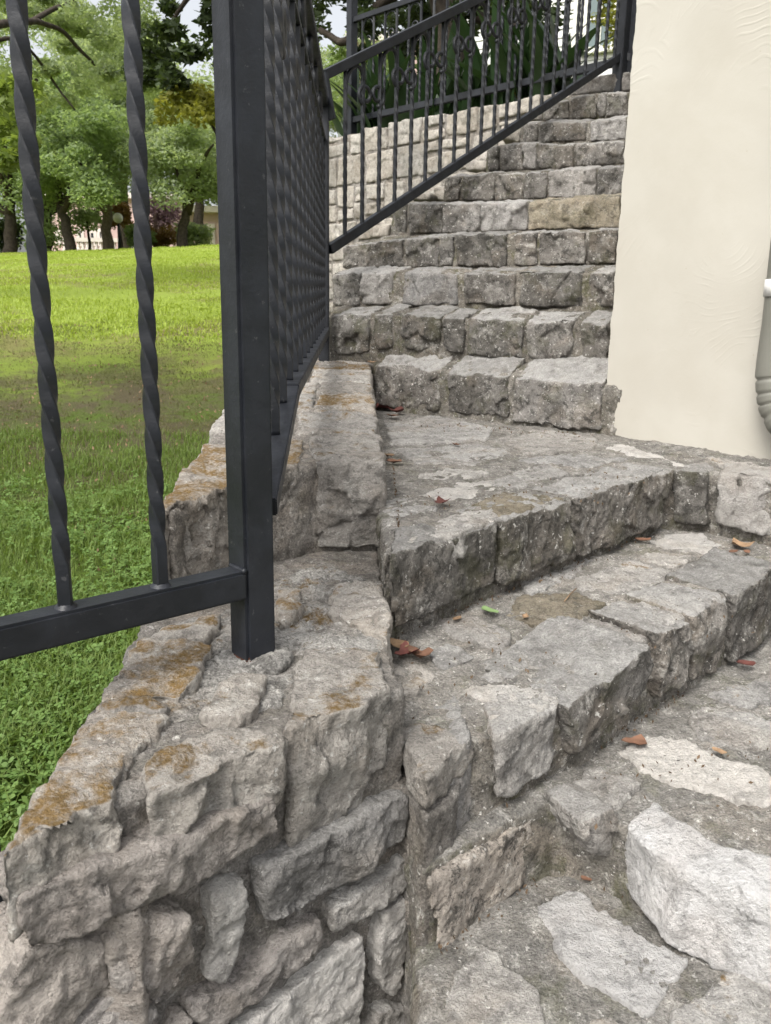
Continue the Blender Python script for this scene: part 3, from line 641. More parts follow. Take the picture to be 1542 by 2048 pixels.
row = 0
while yy < 3.4:
    dy = random.uniform(.2, .32); cut = random.uniform(.38, .62)
    y1 = min(yy + dy, 3.43)
    for (u0, u1) in ((0., cut - .01), (cut + .01, 1.)):
        s = random.uniform(-.02, .02)
        topfront(lw, [w2p(u0, yy + .006), w2p(u0, y1 - .006), w2p(u1, y1 - .006 + s), w2p(u1, yy + .006 + s)], -.16, random.choice(['cap2', 'cap2', 'cap2', 'cap']), .008, np.array([1., 0, 0]) if u0 == 0 else np.array([-1., 0, 0]), vox=.007)
    yy = y1; row += 1
# left flank of the wall down to the lawn
for i, (ya, yb_) in enumerate(((.74, .95), (.96, 1.2), (1.3, 1.6), (1.62, 1.9), (1.92, 2.3))):
    for za, zb in ((-.62, -.78), (-.8, -1.0), (-1.02, -1.25)):
        xa = np.interp(ya, [.67, 1.3, 2.3], [-.325, -.375, -.44]); xb = np.interp(yb_, [.67, 1.3, 2.3], [-.325, -.375, -.44])
        stone(lw, [np.array([xa, ya, za]), np.array([xb, yb_ - .015, za]), np.array([xb, yb_ - .015, zb]), np.array([xa, ya, zb])], (.08, 0, 0), 'rock', .009, .004, .012)

# =================================================================== PALE RETAINING WALL behind the railing
pw = empty('garden_wall', (.3, 6.0, 0.), 'pale coursed limestone wall holding up the planting bed behind the stair railing', 'wall')
PA = np.array([-.85, 7.06, 1.26]); PB = np.array([1.10, 5.09, 1.26]); PD = unit(PB - PA); PN = np.array([PD[1], -PD[0], 0]); PL = np.linalg.norm(PB - PA)
v, f = prism([PA - PN * .013, PB - PN * .013, PB - PN * .3, PA - PN * .3], -.9)
for p in v[:4]: p[2] -= .015
body(pw, v, f, 'mortarwall', .02, rough=.004)
z = 1.26; cnt = 0
while z > -.15:
    hgt = random.uniform(.12, .25); s = random.uniform(-.1, 0.)
    while s < PL:
        wd = random.uniform(.10, .33); a = max(s, 0) + .010; b = min(s + wd, PL) - .010
        if b - a > .05:
            spl = [(0, 1)] if random.random() < .55 or hgt < .16 else random.choice([[(0, .5), (.5, 1)], [(0, .38), (.38, 1)], [(0, .64), (.64, 1)]])
            for (e0, e1) in spl:
                zt, zb_ = z - hgt * e0 - .009, z - hgt * e1 + .009
                if z > 1.2 and e0 == 0: zt += random.uniform(-.012, .015)
                q = [PA + PD * a, PA + PD * b, PA + PD * b, PA + PD * a]
                q = [np.array([p[0], p[1], zz + random.uniform(-.008, .008)]) for p, zz in zip(q, (zt, zt, zb_, zb_))]
                stone(pw, q, -PN * (.12 if z < 1.2 else .26), 'light', .009, .004, .006, rag=.006, jit=.007, wav=.003); cnt += 1
        s += wd
    z -= hgt
flush()

# =================================================================== PLASTER WALL
K = np.array([.728, 2.755, 0.]); KE = np.array([1.56, 1.675, 0.]); KD = unit(KE - K); KN = np.array([KD[1], -KD[0], 0]); KN = KN if KN[0] < 0 else -KN
KB = np.array([2.4, 6.6, 0.])                # the far end of the side hidden from us
pwall = empty('plaster_wall', K + np.array([.8, 0, -.4]), 'tall cream plaster wall with trowel arcs rising beside the stairs', 'wall')
ztop, zb = 3.0, -.39
v, f = prism([np.append((K - KN * .03 + KD * .03)[:2], ztop - .02), np.append((KE - KN * .03)[:2], ztop - .02), np.array([3.4, 2.6, ztop - .02]), np.append((KB - KN * .03 + (.06, 0, 0))[:2], ztop - .02)], -.8)
link('wall_core', mesh('wall_core', v, f), 'concrete', pwall)
def sheet(name, a, b, za, zb_, nrm, th, ragl=0, ragb=0, mat='plaster'):
    """plaster coat between plan points a and b: broken edge on the a side and along its foot"""
    a, b = np.array(a, float), np.array(b, float); L = np.linalg.norm((b - a)[:2]); d = (b - a) / L; out = []
    foot = lambda s: zb_ - .012 * s / .5 + (fbm(np.array([[s * 9, 3.1, .5]]), 4, .7)[0] * ragb if ragb else 0)
    for s in np.arange(0, L, .008): out.append((s, foot(s)))
    out.append((L, foot(L))); out.append((L, za)); out.append((0, za))
    if ragl:
        for zz in np.arange(za - .05, zb_ + .01, -.008):
            out.append((fbm(np.array([[.7, zz * 14, 9.]]), 4, .7)[0] * ragl - .004, zz))
    fr = [a + d * s + UP * zz for s, zz in out]; fr = [np.array([p[0], p[1], q[1]]) for p, q in zip(fr, out)]
    n = len(fr); bk = [p - nrm * th for p in fr]
    me = mesh(name, fr + bk, [tuple(range(n)), tuple(range(2 * n - 1, n - 1, -1))] + [(i, i + n, (i + 1) % n + n, (i + 1) % n) for i in range(n)])
    bm = bmesh.new(); bm.from_mesh(me); bmesh.ops.recalc_face_normals(bm, faces=bm.faces); bm.to_mesh(me); bm.free()
    return link(name, me, mat, pwall)
sheet('plaster_coat', K, KE, ztop, zb - .002, KN, .028, .004, .007)
bd = unit(KB - K); bn = np.array([-bd[1], bd[0], 0])
sheet('plaster_coat', K + bd * .03, KB, ztop, zb - .1, bn, .028, 0, 0)

# downspout at the right edge of the picture
ds = empty('downspout', (1.13, 2.15, -.4), 'grey corrugated downspout elbow held by a white strap on the cream wall', 'downspout')
cl = []
LE = [(1549, 470), (1537, 575), (1530, 640), (1518, 720), (1515, 750), (1517, 790), (1522, 820), (1541, 861), (1575, 900), (1640, 930)]
def interp_path(t):
    ys = np.linspace(0, len(LE) - 1, len(LE)); return np.interp(t, ys, [p[0] for p in LE]), np.interp(t, ys, [p[1] for p in LE])
path, rad = [], []
RP = .042
for t in np.linspace(0, 9, 91):
    x, y = interp_path(t); c = onp(x, y, K + KN * .05, KN)
    c2 = onp(x - 3, y, K + KN * .05, KN); ld = unit(c2 - c)
    tx, ty = interp_path(min(t + .1, 9)); ux, uy = interp_path(max(t - .1, 0)); ang = math.atan2(ty - uy, tx - ux); px_r = RP * F / 2.45
    ox, oy = math.sin(ang), -math.cos(ang)
    path.append(onp(x + ox * px_r, y + oy * px_r, K + KN * .05, KN)); rad.append(RP)
path = np.array(path)
for _ in range(3): path[1:-1] = (path[:-2] + path[1:-1] * 2 + path[2:]) / 4
rr = [r - (.006 * max(0, math.cos(2 * math.pi * (t - 4.2) / .75)) ** 4 if 4.0 < t < 8.6 else 0) for r, t in zip(rad, np.linspace(0, 9, 91))]
path0 = np.vstack([path[0] + UP * z for z in (2.6, 1.4, .6, .2)])
tube('pipe', path0, [RP] * 4, 'pipe', ds, 20); tube('elbow', path, rr, 'pipe', ds, 24)
p = path[10]; tube('strap', [p + UP * .022, p - UP * .022], [RP + .004] * 2, 'strap', ds, 24)

# =================================================================== IRON
def twisted(name, L, size, quarter, mat, low=.07, high=.04, step=.006, hand=-1):
    rows = max(12, int(L / step)); V, Fc = [], []; h = size / 2; c = size * .10
    sec = [(h, -h + c), (h, h - c), (h - c, h), (-h + c, h), (-h, h - c), (-h, -h + c), (-h + c, -h), (h - c, -h)]
    for i in range(rows + 1):
        z = L * i / rows; a = hand * (np.clip(z, low, L - high) - low) / quarter * math.pi / 2
        ca, sa = math.cos(a), math.sin(a)
        for x, y in sec: V.append((x * ca - y * sa, x * sa + y * ca, z))
    for i in range(rows):
        for k in range(8): Fc.append((i * 8 + k, i * 8 + (k + 1) % 8, (i + 1) * 8 + (k + 1) % 8, (i + 1) * 8 + k))
    Fc += [tuple(range(7, -1, -1)), tuple(range(rows * 8, rows * 8 + 8))]
    me = mesh(name, V, Fc, True); me.materials.append(M_[mat])
    ev = np.empty(len(me.edges) * 2, dtype=np.int32); me.edges.foreach_get('vertices', ev); ev = ev.reshape(-1, 2)
    at = me.attributes.new('sharp_edge', 'BOOLEAN', 'EDGE'); at.data.foreach_set('value', np.abs(ev[:, 0] - ev[:, 1]) == 8); return me
def put(name, me, parent, loc, rot=0, scale=None):
    o = bpy.data.objects.new(name, me); COL.objects.link(o); o.parent = parent; o.location = Vector(loc) - wloc(parent); o.rotation_euler.z = rot
    if scale: o.scale = (1, 1, scale)
    return o
P1 = w1(507, 1306) ; P1[2] = WZ
fd = unit((.745, .667, 0)); fn = np.array([fd[1], -fd[0], 0]); frot = math.atan2(fd[1], fd[0])
TOPZ = .74
fence = empty('iron_fence', P1, 'black iron fence panel with thick twisted bars and the square post in front', 'fence')
bar('post', P1 - UP * .03, P1 + UP * (TOPZ - WZ + .1), .05, .05, 'iron', fence, fd, .005)
pc = np.array([P1[0], P1[1], 0.])
rt = -.362                                      # top of the bottom rail
ra = pc + fn * .005 - fd * .022 + UP * (rt - .021); rb = pc + fn * .005 - fd * .75 + UP * (rt - .021)
bar('rail', ra, rb, .040, .042, 'iron', fence, bev=.004)
wj = pc - fd * .0255 + UP * rt; tube('weld', [wj + fn * t + UP * .001 * math.sin(t * 900) for t in np.linspace(-.014, .024, 14)], .0042, 'iron', fence, 7)
ra2, rb2 = ra.copy(), rb.copy(); ra2[2] = rb2[2] = TOPZ; bar('rail', ra2, rb2, .040, .03, 'iron', fence)
bme = twisted('baluster', TOPZ - rt, .0165, .049, 'iron', low=.055, step=.005)
def fence_hit(x, y): return onp(x, y, pc + fn * .005, fn)
for i, (x, y) in enumerate(((321, 1163), (131, 1205), (None, None), (None, None))):
    if x: b = fence_hit(x, y); last = b
    else: b = last - fd * .115; last = b
    b = np.array([b[0], b[1], rt]); put('baluster', bme, fence, b, frot + i * 1.1)
    if i < 2:   # weld bead
        link('weld', mesh('weld', [b + np.array([math.cos(a) * r, math.sin(a) * r, z]) for r, z in ((.0145, 0), (.010, .005)) for a in np.linspace(0, 2 * math.pi, 9)[:-1]], [(k, (k + 1) % 8, 8 + (k + 1) % 8, 8 + k) for k in range(8)], True), 'iron', fence)
b = fence_hit(203, 1215); link('rust_patch', mesh('rust_patch', [b + fd * s * .012 + UP * z + fn * .0165 for s, z in ((-1.2, -.004), (-.3, -.006), (1.2, .001), (.8, .006), (-.4, .004), (-1, .002))], [tuple(range(6))]), 'rust', fence)
bar('post', rb + fd * .02 - UP * .8, np.append((rb + fd * .02)[:2], TOPZ + .05), .05, .05, 'iron', fence, fd, .005)
bar('rust_stain', P1 - UP * .006, P1 + UP * .005, .0512, .0512, 'rust', fence, fd, .004)
# a lower post that stands in the lawn at the left edge
q = atz(-24, 1900, -.78)
low = empty('iron_post', (q[0], q[1], -1.3), 'black iron post standing in the ground cover at the left edge below the fence rail', 'post')
bar('shaft', (q[0], q[1], -1.35), (q[0], q[1], -.52), .045, .045, 'iron', low, fd, .004); bar('cap', (q[0], q[1], -.52), (q[0], q[1], -.505), .055, .055, 'iron', low, fd, .004)

# ---- railing on the wall top, running away from us
P2 = aty(648, 716, 3.42)
r2 = empty('iron_railing', (P1 + P2) / 2, 'black iron railing of close twisted bars running away along the top of the low wall', 'railing')
post2 = bar('post', P2 - UP * .05, np.append(P2[:2], .86), .042, .042, 'iron', r2, (1, 0, 0), .003)
s0 = pc + np.array([.010, .026, -.283]); dd = np.array([P2[0] - s0[0], P2[1] - s0[1], 0]); LL = np.linalg.norm(dd); dd = unit(dd)
s_ = min(np.linspace(.2, LL, 400), key=lambda q: abs((s0 + dd * q)[0] * ray(574, 768)[1] - (s0 + dd * q)[1] * ray(574, 768)[0])); bs = float(s_); bendp = s0 + dd * bs
bendp[2] = aty(574, 768, bendp[1])[2] - .012; endp = s0 + dd * (LL - .02); endp[2] = aty(657, 655, endp[1])[2] - .012
side = np.cross(dd, UP)
bar('rail', s0, bendp, .050, .028, 'iron', r2, side, .002); bar('rail', bendp - (endp - bendp) * .01 + UP * .001, endp, .050, .028, 'iron', r2, side, .002)
tr0 = s0 + UP * (TOPZ - .02 - s0[2]); tr1 = endp.copy(); tr1[2] = TOPZ + .02
bar('rail', tr0, tr1, .036, .03, 'iron', r2, side, .002)
bar('rail', tr0 - UP * .13, tr1 - UP * .13, .02, .012, 'iron', r2, side, .001)
NB = 15; bm2 = twisted('baluster', .9, .0155, .048, 'iron', low=.05, step=.009)
for i in range(NB):
    s = .085 + (LL - .16) * i / (NB - 1)
    b = s0 + dd * s; zb_ = s0[2] + (bendp[2] - s0[2]) * s / bs if s < bs else bendp[2] + (endp[2] - bendp[2]) * (s - bs) / (LL - .02 - bs)
    b[2] = zb_ + .012; put('baluster', bm2, r2, b, .3, (TOPZ - .14 - b[2]) / .9)
def spiral(c, u, w, r, turns=1.25, n=18, flip=1):
    return [c + (u * math.cos(t) * flip + w * math.sin(t)) * r * (1 - .62 * k / n) for k, t in enumerate(np.linspace(-math.pi / 2, turns * 2 * math.pi - math.pi / 2, n + 1))]
for i in range(0, NB - 1, 2):
    s = .085 + (LL - .16) * (i + .5) / (NB - 1); c = s0 + dd * s; c[2] = TOPZ - .06
    g1 = tube_geo(spiral(c + UP * .012, dd, UP, .045), .009, 6); c2 = c - UP * .20
    g2 = tube_geo(spiral(c2, dd, UP, .042, flip=-1), .009, 6)
    link('scroll', mesh('scroll', *g1, True), 'iron', r2); link('scroll', mesh('scroll', *g2, True), 'iron', r2)
# ---- railing up the stairs
T0 = aty(668, 497, 3.42); T0[:2] = P2[:2] + np.array([.02, .01]); T0[2] = aty(668, 497, 3.43)[2] - .005
T1 = aty(1241, 112, 5.02); sd_ = unit(T1 - T0); SL = np.linalg.norm(T1 - T0); RH = .64
r3 = empty('stair_railing', T0, 'black iron stair railing with twisted balusters and scroll arches climbing to the right', 'railing')
hs = np.cross(np.array([sd_[0], sd_[1], 0]), UP)
bar('rail', T0, T1, .032, .036, 'iron', r3, hs, .002)
bar('handrail', T0 + UP * RH - sd_ * .03, T1 + UP * RH, .042, .034, 'iron', r3, hs, .003)
eH = T0 + UP * (RH - .004) - sd_ * .034; bar('rail_end', eH + UP * .012, eH - UP * .15 + np.array([.030, 0, 0]), .048, .014, 'iron', r3, hs, .002)
bar('post', T1 - UP * .28, T1 + UP * (RH + .3), .06, .06, 'iron', r3, hs, .003)
bar('rail', T1 + sd_ * .02, T1 + np.array([.2, -.02, -.08]), .032, .036, 'iron', r3, None, .002)
NS = 22; bm3 = twisted('baluster', RH - .02, .0145, .045, 'iron', low=.03, high=.17, step=.011)
hd = unit((sd_[0], sd_[1], 0))
for i in range(NS):
    b = T0 + sd_ * SL * (i + .9) / (NS + .6); put('baluster', bm3, r3, b, i * .7 + .4)
    if i % 2 == 0:
        g = SL / (NS + .6); c = b + sd_ * g / 2 + UP * (RH - .09)
        arch = [c + sd_ * g * .5 * math.cos(t) + UP * (.068 * math.sin(t)) for t in np.linspace(0, math.pi, 14)]
        link('arch', mesh('arch', *tube_geo(arch, .0085, 6), True), 'iron', r3)
        cc = c - UP * .075 + sd_ * g * 1.0
        link('scroll', mesh('scroll', *tube_geo(spiral(cc + hd * .034 + UP * .012, hd, UP, .042), .008, 6), True), 'iron', r3); link('scroll', mesh('scroll', *tube_geo(spiral(cc - hd * .034, hd, UP, .042, flip=-1), .008, 6), True), 'iron', r3)
# ---- railing along the planting bed
G0 = PA + PD * .30 - PN * .12; G1 = PA + PD * (PL + .3) - PN * .12
g0 = onp(703, 232, G0, PN); g1 = onp(1112, 163, G0, PN); gd = unit(np.array([g1[0] - g0[0], g1[1] - g0[1], 0])); zr = (g0[2] + g1[2]) / 2
g0[2] = g1[2] = zr; g1 = g1 + gd * .5
r4 = empty('garden_railing', g0, 'black iron railing on top of the pale garden wall in front of the dark plants', 'railing')
GH = onp(703, 42, G0, PN)[2] - zr
bar('rail', g0, g1, .035, .04, 'iron', r4, None, .002); bar('rail', g0 + UP * GH, g1 + UP * GH, .035, .035, 'iron', r4, None, .002)
bar('post', np.append(g0[:2], 1.2), g0 + UP * (GH + .45), .06, .06, 'iron', r4, gd, .003); bar('post', np.append(g1[:2], 1.2), g1 + UP * (GH + .2), .06, .06, 'iron', r4, gd, .003)
bm4 = twisted('baluster', GH, .015, .045, 'iron', low=.03, high=.15, step=.014); GL = np.linalg.norm(g1 - g0); ng = int(GL / .115)
for i in range(1, ng):
    b = g0 + gd * GL * i / ng; put('baluster', bm4, r4, b, i * .6)
    if i % 2:
        c = b + gd * .0575 + UP * (GH - .1)
        link('arch', mesh('arch', *tube_geo([c + gd * .0575 * math.cos(t) + UP * .08 * math.sin(t) for t in np.linspace(0, math.pi, 12)], .006, 5), True), 'iron', r4)
        link('scroll', mesh('scroll', *tube_geo(spiral(c - UP * .06, gd, UP, .035), .006, 5), True), 'iron', r4)

# =================================================================== PLANTING BED
bedv, bedf = prism([PA - PN * .2 + UP * -.07, PB - PN * .2 + UP * -.07, np.array([4.5, 5.2, 1.2]), np.array([6., 14., 1.35]), np.array([-.2, 14., 1.35]), np.array([-1.5, 8.5, 1.2])], -1.2)
o = link('planting_bed', mesh('planting_bed', bedv, bedf), 'soil', None); o['kind'] = 'structure'
def blade_mesh(L, wd, lean, mat):
    V, Fc = [], []; n = 9
    for i in range(n + 1):
        t = i / n; w = wd * (math.sin(math.pi * min(1, t ** .75 * .97 + .03)) ** .8) * .5 if t < 1 else .001
        y = lean * t * t; z = L * (t - .22 * lean * t ** 3)
        V += [(-w, y - w * .25, z), (0, y, z), (w, y - w * .25, z)]
    for i in range(n):
        for k in (0, 1): Fc.append((i * 3 + k, i * 3 + k + 1, i * 3 + k + 4, i * 3 + k + 3))
    me = mesh('leaf', V, Fc, True); me.materials.append(M_[mat]); return me
BL = [blade_mesh(l, w, le, 'blade') for l, w, le in ((.72, .13, .25), (.85, .15, .15), (.62, .12, .45), (.78, .10, .35))]; BY = blade_mesh(.5, .06, .3, 'bladeyellow')
PX = [(715, 6.75), (775, 6.6), (845, 6.45), (905, 6.2), (960, 6.0), (1010, 5.85), (1060, 5.65), (1110, 5.5), (745, 7.3), (880, 7.0), (985, 6.6), (1090, 6.2), (820, 7.6)]
place_w = ['at the left end beside the railing post', 'second from the railing post', 'left of the tree trunk', 'in front of the tree trunk', 'just right of the tree trunk', 'at the middle of the bed', 'below the house siding', 'at the right end under the window',
           'behind the front row near the post', 'behind the front row by the trunk', 'behind the front row at the middle', 'behind the front row near the house', 'farthest back in the bed']
for (px, D), wd in zip(PX, place_w):
    p = aty(px, 200, D); p[2] = 1.18
    pl = empty('broad_leaf_plant', p, 'dark green broad-leaf plant ' + wd, 'plant', 'broad-leaf plants in the garden bed')
    for k in range(15):
        b = put('leaf', random.choice(BL) if random.random() < .95 else BY, pl, p + np.array([random.uniform(-.12, .12), random.uniform(-.1, .1), -.02]), random.uniform(0, 6.28))
        b.rotation_euler.x = random.uniform(-.3, .15); s = random.uniform(.68, .98); b.scale = (s * 1.1, s, s)

# =================================================================== TREES
def leaves(centers, radii, n_each, size, rg, flat=.6, aspect=.5, droop=0):
    out = []
    for c, r in zip(centers, radii):
        q = rg.normal(0, 1, (n_each, 3)); q /= np.linalg.norm(q, axis=1)[:, None]; q *= (rg.uniform(.15, 1, n_each) ** .45)[:, None]
        out.append(np.asarray(c) + q * np.asarray(r))
    P = np.vstack(out); n = len(P)
    a = rg.normal(0, 1, (n, 3)); a[:, 2] = a[:, 2] * flat - droop; a /= np.linalg.norm(a, axis=1)[:, None]
    b = rg.normal(0, 1, (n, 3)); b[:, 2] *= .6; b -= a * (a * b).sum(1)[:, None]; b /= np.linalg.norm(b, axis=1)[:, None]
    s = size * rg.uniform(.6, 1.25, n)[:, None]
    V = np.stack([P - a * s, P + b * s * aspect, P + a * s, P - b * s * aspect], 1)
    return V
def limb_geo(pts, r0, r1, n=8, k=5):
    pts = np.asarray(pts, float); t = np.linspace(0, len(pts) - 1, (len(pts) - 1) * k + 1)
    P = np.stack([np.interp(t, range(len(pts)), pts[:, i]) for i in range(3)], 1)
    for _ in range(3): P[1:-1] = (P[:-2] + 2 * P[1:-1] + P[2:]) / 4
    P[1:-1] += fbm(P[1:-1] * 2.3, 2)[:, None] * r0 * .35
    return tube_geo(P, np.linspace(r0, r1, len(P)), n)
def tree(name, base, limbs, clumps, radii, n_each, size, mat, bark, label, group=None, seed=1, **k):
    rg = np.random.default_rng(seed); t = empty(name, base, label, 'tree', group)
    link('trunk', mesh('trunk', *merge([limb_geo(*l) for l in limbs]), True), bark, t)
    cr = link('crown', quads('crown', leaves(clumps, radii, n_each, size, rg, **k)), mat, t)
    return t
def gz(x, y): return float(ground_z(np.array(x), np.array(y)))
def at_px(px, py, D): return aty(px, py, D)
HOLES = [(75, 95, 26), (18, 120, 20), (385, 60, 30), (345, 120, 18), (410, 130, 26), (668, 88, 30), (1085, 60, 16)]
def cloud(rg, px0, px1, py0, py1, D0, D1, n, r0, r1, hole=0.):
    cs, rs = [], []
    for _ in range(n):
        D = rg.uniform(D0, D1); qx, qy, r = rg.uniform(px0, px1), rg.uniform(py0, py1), rg.uniform(r0, r1) * D
        if hole and any((qx - a) ** 2 + (qy - b) ** 2 < (h + hole * r / D * F) ** 2 for a, b, h in HOLES): continue
        c = aty(qx, qy, D)
        cs.append(c); rs.append((r, r, r * .62))
    return cs, rs
# trees on the crest
BT = [ # trunk px, foot py, D, crown px range, crown py range, lean, label, mat, bark, width
 (20, 497, 31, (-190, 130), (120, 455), .2, 'dark live oak at the left edge of the hilltop beside the fence bar', 'leaf_oak', 'bark', .34),
 (142, 499, 30, (30, 235), (190, 440), -.5, 'live oak with a leaning dark trunk between the two fence bars', 'leaf_oak', 'bark', .26),
 (215, 497, 33, (120, 300), (60, 420), .1, 'tall oak with a straight pale trunk on the hilltop between the fence bars', 'leaf_pale', 'barklight', .30),
 (362, 490, 31, (270, 520), (225, 440), .6, 'spreading oak with a low side limb just left of the iron post', 'leaf_pale', 'bark', .27),
 (95, 499, 37, (-10, 220), (230, 440), .1, 'dark broad trunk tree behind the leaning oak', 'leaf_oak', 'bark', .45),
 (600, 480, 40, (430, 760), (60, 420), .1, 'pale oak behind the iron post', 'leaf_pale', 'bark', .4)]
for i, (px, py, D, (x0, x1), (y0, y1), lean, lab, lm, bk, wd) in enumerate(BT):
    rg = np.random.default_rng(40 + i); b = aty(px, py, D); b[2] = gz(b[0], b[1]) - .1
    fork = b + np.array([lean * .5, 0, aty(px, 415, D)[2] - b[2]])
    limbs = [([b - UP * .4, b + np.array([lean * .1, 0, .5]), fork], wd * .85, wd * .55)]
    for j in range(5):
        e = aty(rg.uniform(x0 + 20, x1 - 20), rg.uniform(y0 + 60, y1 - 60), D + rg.uniform(-2, 2)); m = (fork + e) / 2 + np.array([0, 0, rg.uniform(-.2, .6)])
        limbs.append(([fork - UP * .2, m, e], wd * .5, wd * .12))
    cs, rs = cloud(rg, x0, x1, y0, y1 - 48, D - 2.5, D + 2.5, 84, .014, .032, .3)
    tree('oak_tree', b, limbs, cs, rs, 380, .078, lm, bk, lab, 'trees on the hilltop', 50 + i, droop=.2)
# tall trees further back close the gaps
for i, (px, D, y0, y1, hw, lm, lab) in enumerate(((-60, 44, 60, 380, 190, 'leaf_oak', 'tall tree in the back row at the left edge'), (250, 46, 20, 400, 210, 'leaf_pale', 'tall pale tree in the back row above the street lamp'), (400, 42, 60, 410, 130, 'leaf_pale', 'pale tree in the back row beside the iron post'))):
    rg = np.random.default_rng(70 + i); b = aty(px, 480, D); b[2] = gz(b[0], b[1])
    cs, rs = cloud(rg, px - hw, px + hw, y0, y1 - 60, D - 3, D + 3, 90, .016, .036, .3)
    limbs = [([b, b + UP * 3, aty(px, (y0 + y1) / 2, D)], .35, .1)]
    tree('background_tree', b, limbs, cs, rs, 300, .10, lm, 'bark', lab, 'back row of trees', 90 + i)
# shrubs at their feet and the blossom tree
def shrub(px, py, D, w, h, mat, label, n=1500, size=.1, cat='shrub', name='shrub', group=None):
    c = aty(px, py, D); rg = np.random.default_rng(int(px * 7 + D)); g = gz(c[0], c[1]); W_ = w * D / F; H_ = h * D / F
    t = empty(name, (c[0], c[1], g), label, cat, group); cs = [c + rg.uniform(-1, 1, 3) * (W_ * .6, .5, H_ * .5) for _ in range(14)]
    link('foliage', quads('foliage', leaves(cs, [(W_ * .45, .5, H_ * .45)] * 14, n // 14, size, rg)), mat, t)
    b = np.array([c[0], c[1], g - .1]); link('stem', mesh('stem', *merge([limb_geo([b, b + (c - b) * .5 + (.1, 0, 0), c], .09, .04)]), True), 'bark', t)
shrub(55, 450, 36, 90, 70, 'leaf_oak', 'green shrub below the left edge oak')
shrub(8, 472, 33, 40, 40, 'leaf_dark', 'dark low shrub at the left edge of the hilltop')
shrub(172, 432, 38, 50, 45, 'leaf_pale', 'pale shrub in front of the pink building')
shrub(236, 432, 39, 26, 30, 'leaf_rust', 'rust coloured shrub beside the pale oak trunk')
shrub(325, 430, 40, 45, 50, 'leaf_pink', 'pink flowering crape myrtle left of the spreading oak', 2600, .09, 'tree', 'crape_myrtle')
shrub(318, 475, 36, 40, 26, 'leaf_rust', 'reddish low shrub under the crape myrtle')
shrub(395, 470, 35, 40, 26, 'leaf_pale', 'pale low shrub right of the spreading oak')
shrub(285, 470, 35, 30, 32, 'leaf_oak', 'green shrub right of the street lamp')
# nearer trees reaching into the picture from above
rg = np.random.default_rng(5)
b = np.array([-7.2, 11.5, gz(-7.2, 11.5)])
j0 = aty(-40, 45, 10.5)
cs, rs = cloud(rg, -60, 330, -160, 215, 12.5, 15.5, 120, .012, .028, .35)
for c in list(cs):
    pass
keep = [i for i, c in enumerate(cs) if not (rg.random() < .15)]
tree('shade_tree', b, [([b, b + UP * 2.2, aty(-120, 100, 11)], .28, .2), ([aty(-140, 130, 11), aty(-20, 48, 11), aty(70, 42, 12), aty(125, 60, 12.5), aty(190, 130, 13)], .06, .02), ([aty(60, 45, 12), aty(110, 15, 12.5), aty(230, -30, 13)], .04, .02),
      ([aty(-140, 130, 11), aty(20, 70, 12), aty(60, 95, 12.5), aty(110, 170, 13), aty(150, 220, 13)], .035, .012), ([aty(-140, 160, 11), aty(10, 150, 12), aty(75, 160, 12.4)], .05, .02)],
     [cs[i] for i in keep], [rs[i] for i in keep], 330, .042, 'leaf_pale', 'bark', 'shade tree with feathery pale leaves and dark boughs crossing the upper left corner', None, 6, droop=.3)
cs, rs = cloud(rg, -120, 62, 160, 330, 5.5, 6.8, 30, .012, .026)
b = np.array([-5.2, 5.6, gz(-5.2, 5.6)])
tree('young_tree', b, [([b, b + UP * 1.2, aty(-150, 180, 6.2)], .06, .04), ([aty(-170, 200, 6.2), aty(-60, 190, 6.2), aty(40, 250, 6.2)], .016, .005), ([aty(-170, 260, 6.2), aty(-60, 270, 6.2), aty(20, 310, 6.2)], .016, .005)],
     cs, rs, 75, .036, 'leaf_lime', 'bark', 'young tree with bright yellow-green leaves at the left edge behind the first fence bar', None, 7)
# the tree in the planting bed: dark trunk, dark canopy
tb = aty(905, 175, 8.6); tb[2] = 1.2
cs, rs = cloud(rg, 275, 470, -260, 165, 8., 10.5, 56, .011, .024, .3)
c2, r2_ = cloud(rg, 600, 960, -330, 60, 8., 11.0, 64, .014, .030, .6); c3_, r3_ = cloud(rg, 850, 1130, -250, 75, 8., 10.5, 34, .014, .03); c4, r4_ = cloud(rg, 640, 870, 40, 130, 9.5, 11.5, 12, .010, .018, 1.)
tree('magnolia_tree', tb, [([tb, aty(900, 70, 8.6), aty(893, -60, 8.6), aty(880, -200, 8.8)], .19, .12), ([aty(893, -40, 8.6), aty(770, -10, 8.8), aty(690, 95, 9), aty(640, 60, 9.2), aty(560, 20, 9.4)][0:4], .06, .03),
      ([aty(890, -60, 8.6), aty(760, -130, 8.8), aty(520, -120, 9), aty(400, -40, 9.2), aty(330, 60, 9.4)], .09, .015), ([aty(900, 0, 8.6), aty(960, 40, 8.7), aty(1040, 50, 8.8)], .07, .03)],
     cs + c2 + c3_ + c4, rs + r2_ + r3_ + r4_, 150, .052, 'leaf_dark', 'bark', 'dark-trunked tree growing in the planting bed with a canopy over the railing', None, 8)
cs, rs = cloud(rg, 330, 440, 180, 235, 8.5, 9.5, 12, .012, .02)
b = aty(500, 700, 9.2); b[2] = gz(b[0], b[1])
tree('yellow_leaf_tree', b, [([b, b + UP * 1.5, aty(430, 260, 9), aty(400, 205, 9)], .03, .01)], cs, rs, 120, .04, 'leaf_yellow', 'bark', 'slim tree with yellowing leaves beside the iron post', None, 9)
cs, rs = cloud(rg, 1200, 1275, -30, 95, 11.5, 12.5, 14, .010, .018); b = aty(1290, 150, 12); b[2] = 1.3
tree('yellow_leaf_tree', b, [([b, aty(1280, 60, 12), aty(1250, 20, 12)], .04, .01)], cs, rs, 90, .045, 'leaf_yellow', 'bark', 'yellow-leaved tree in front of the house window beside the plaster wall', None, 10)
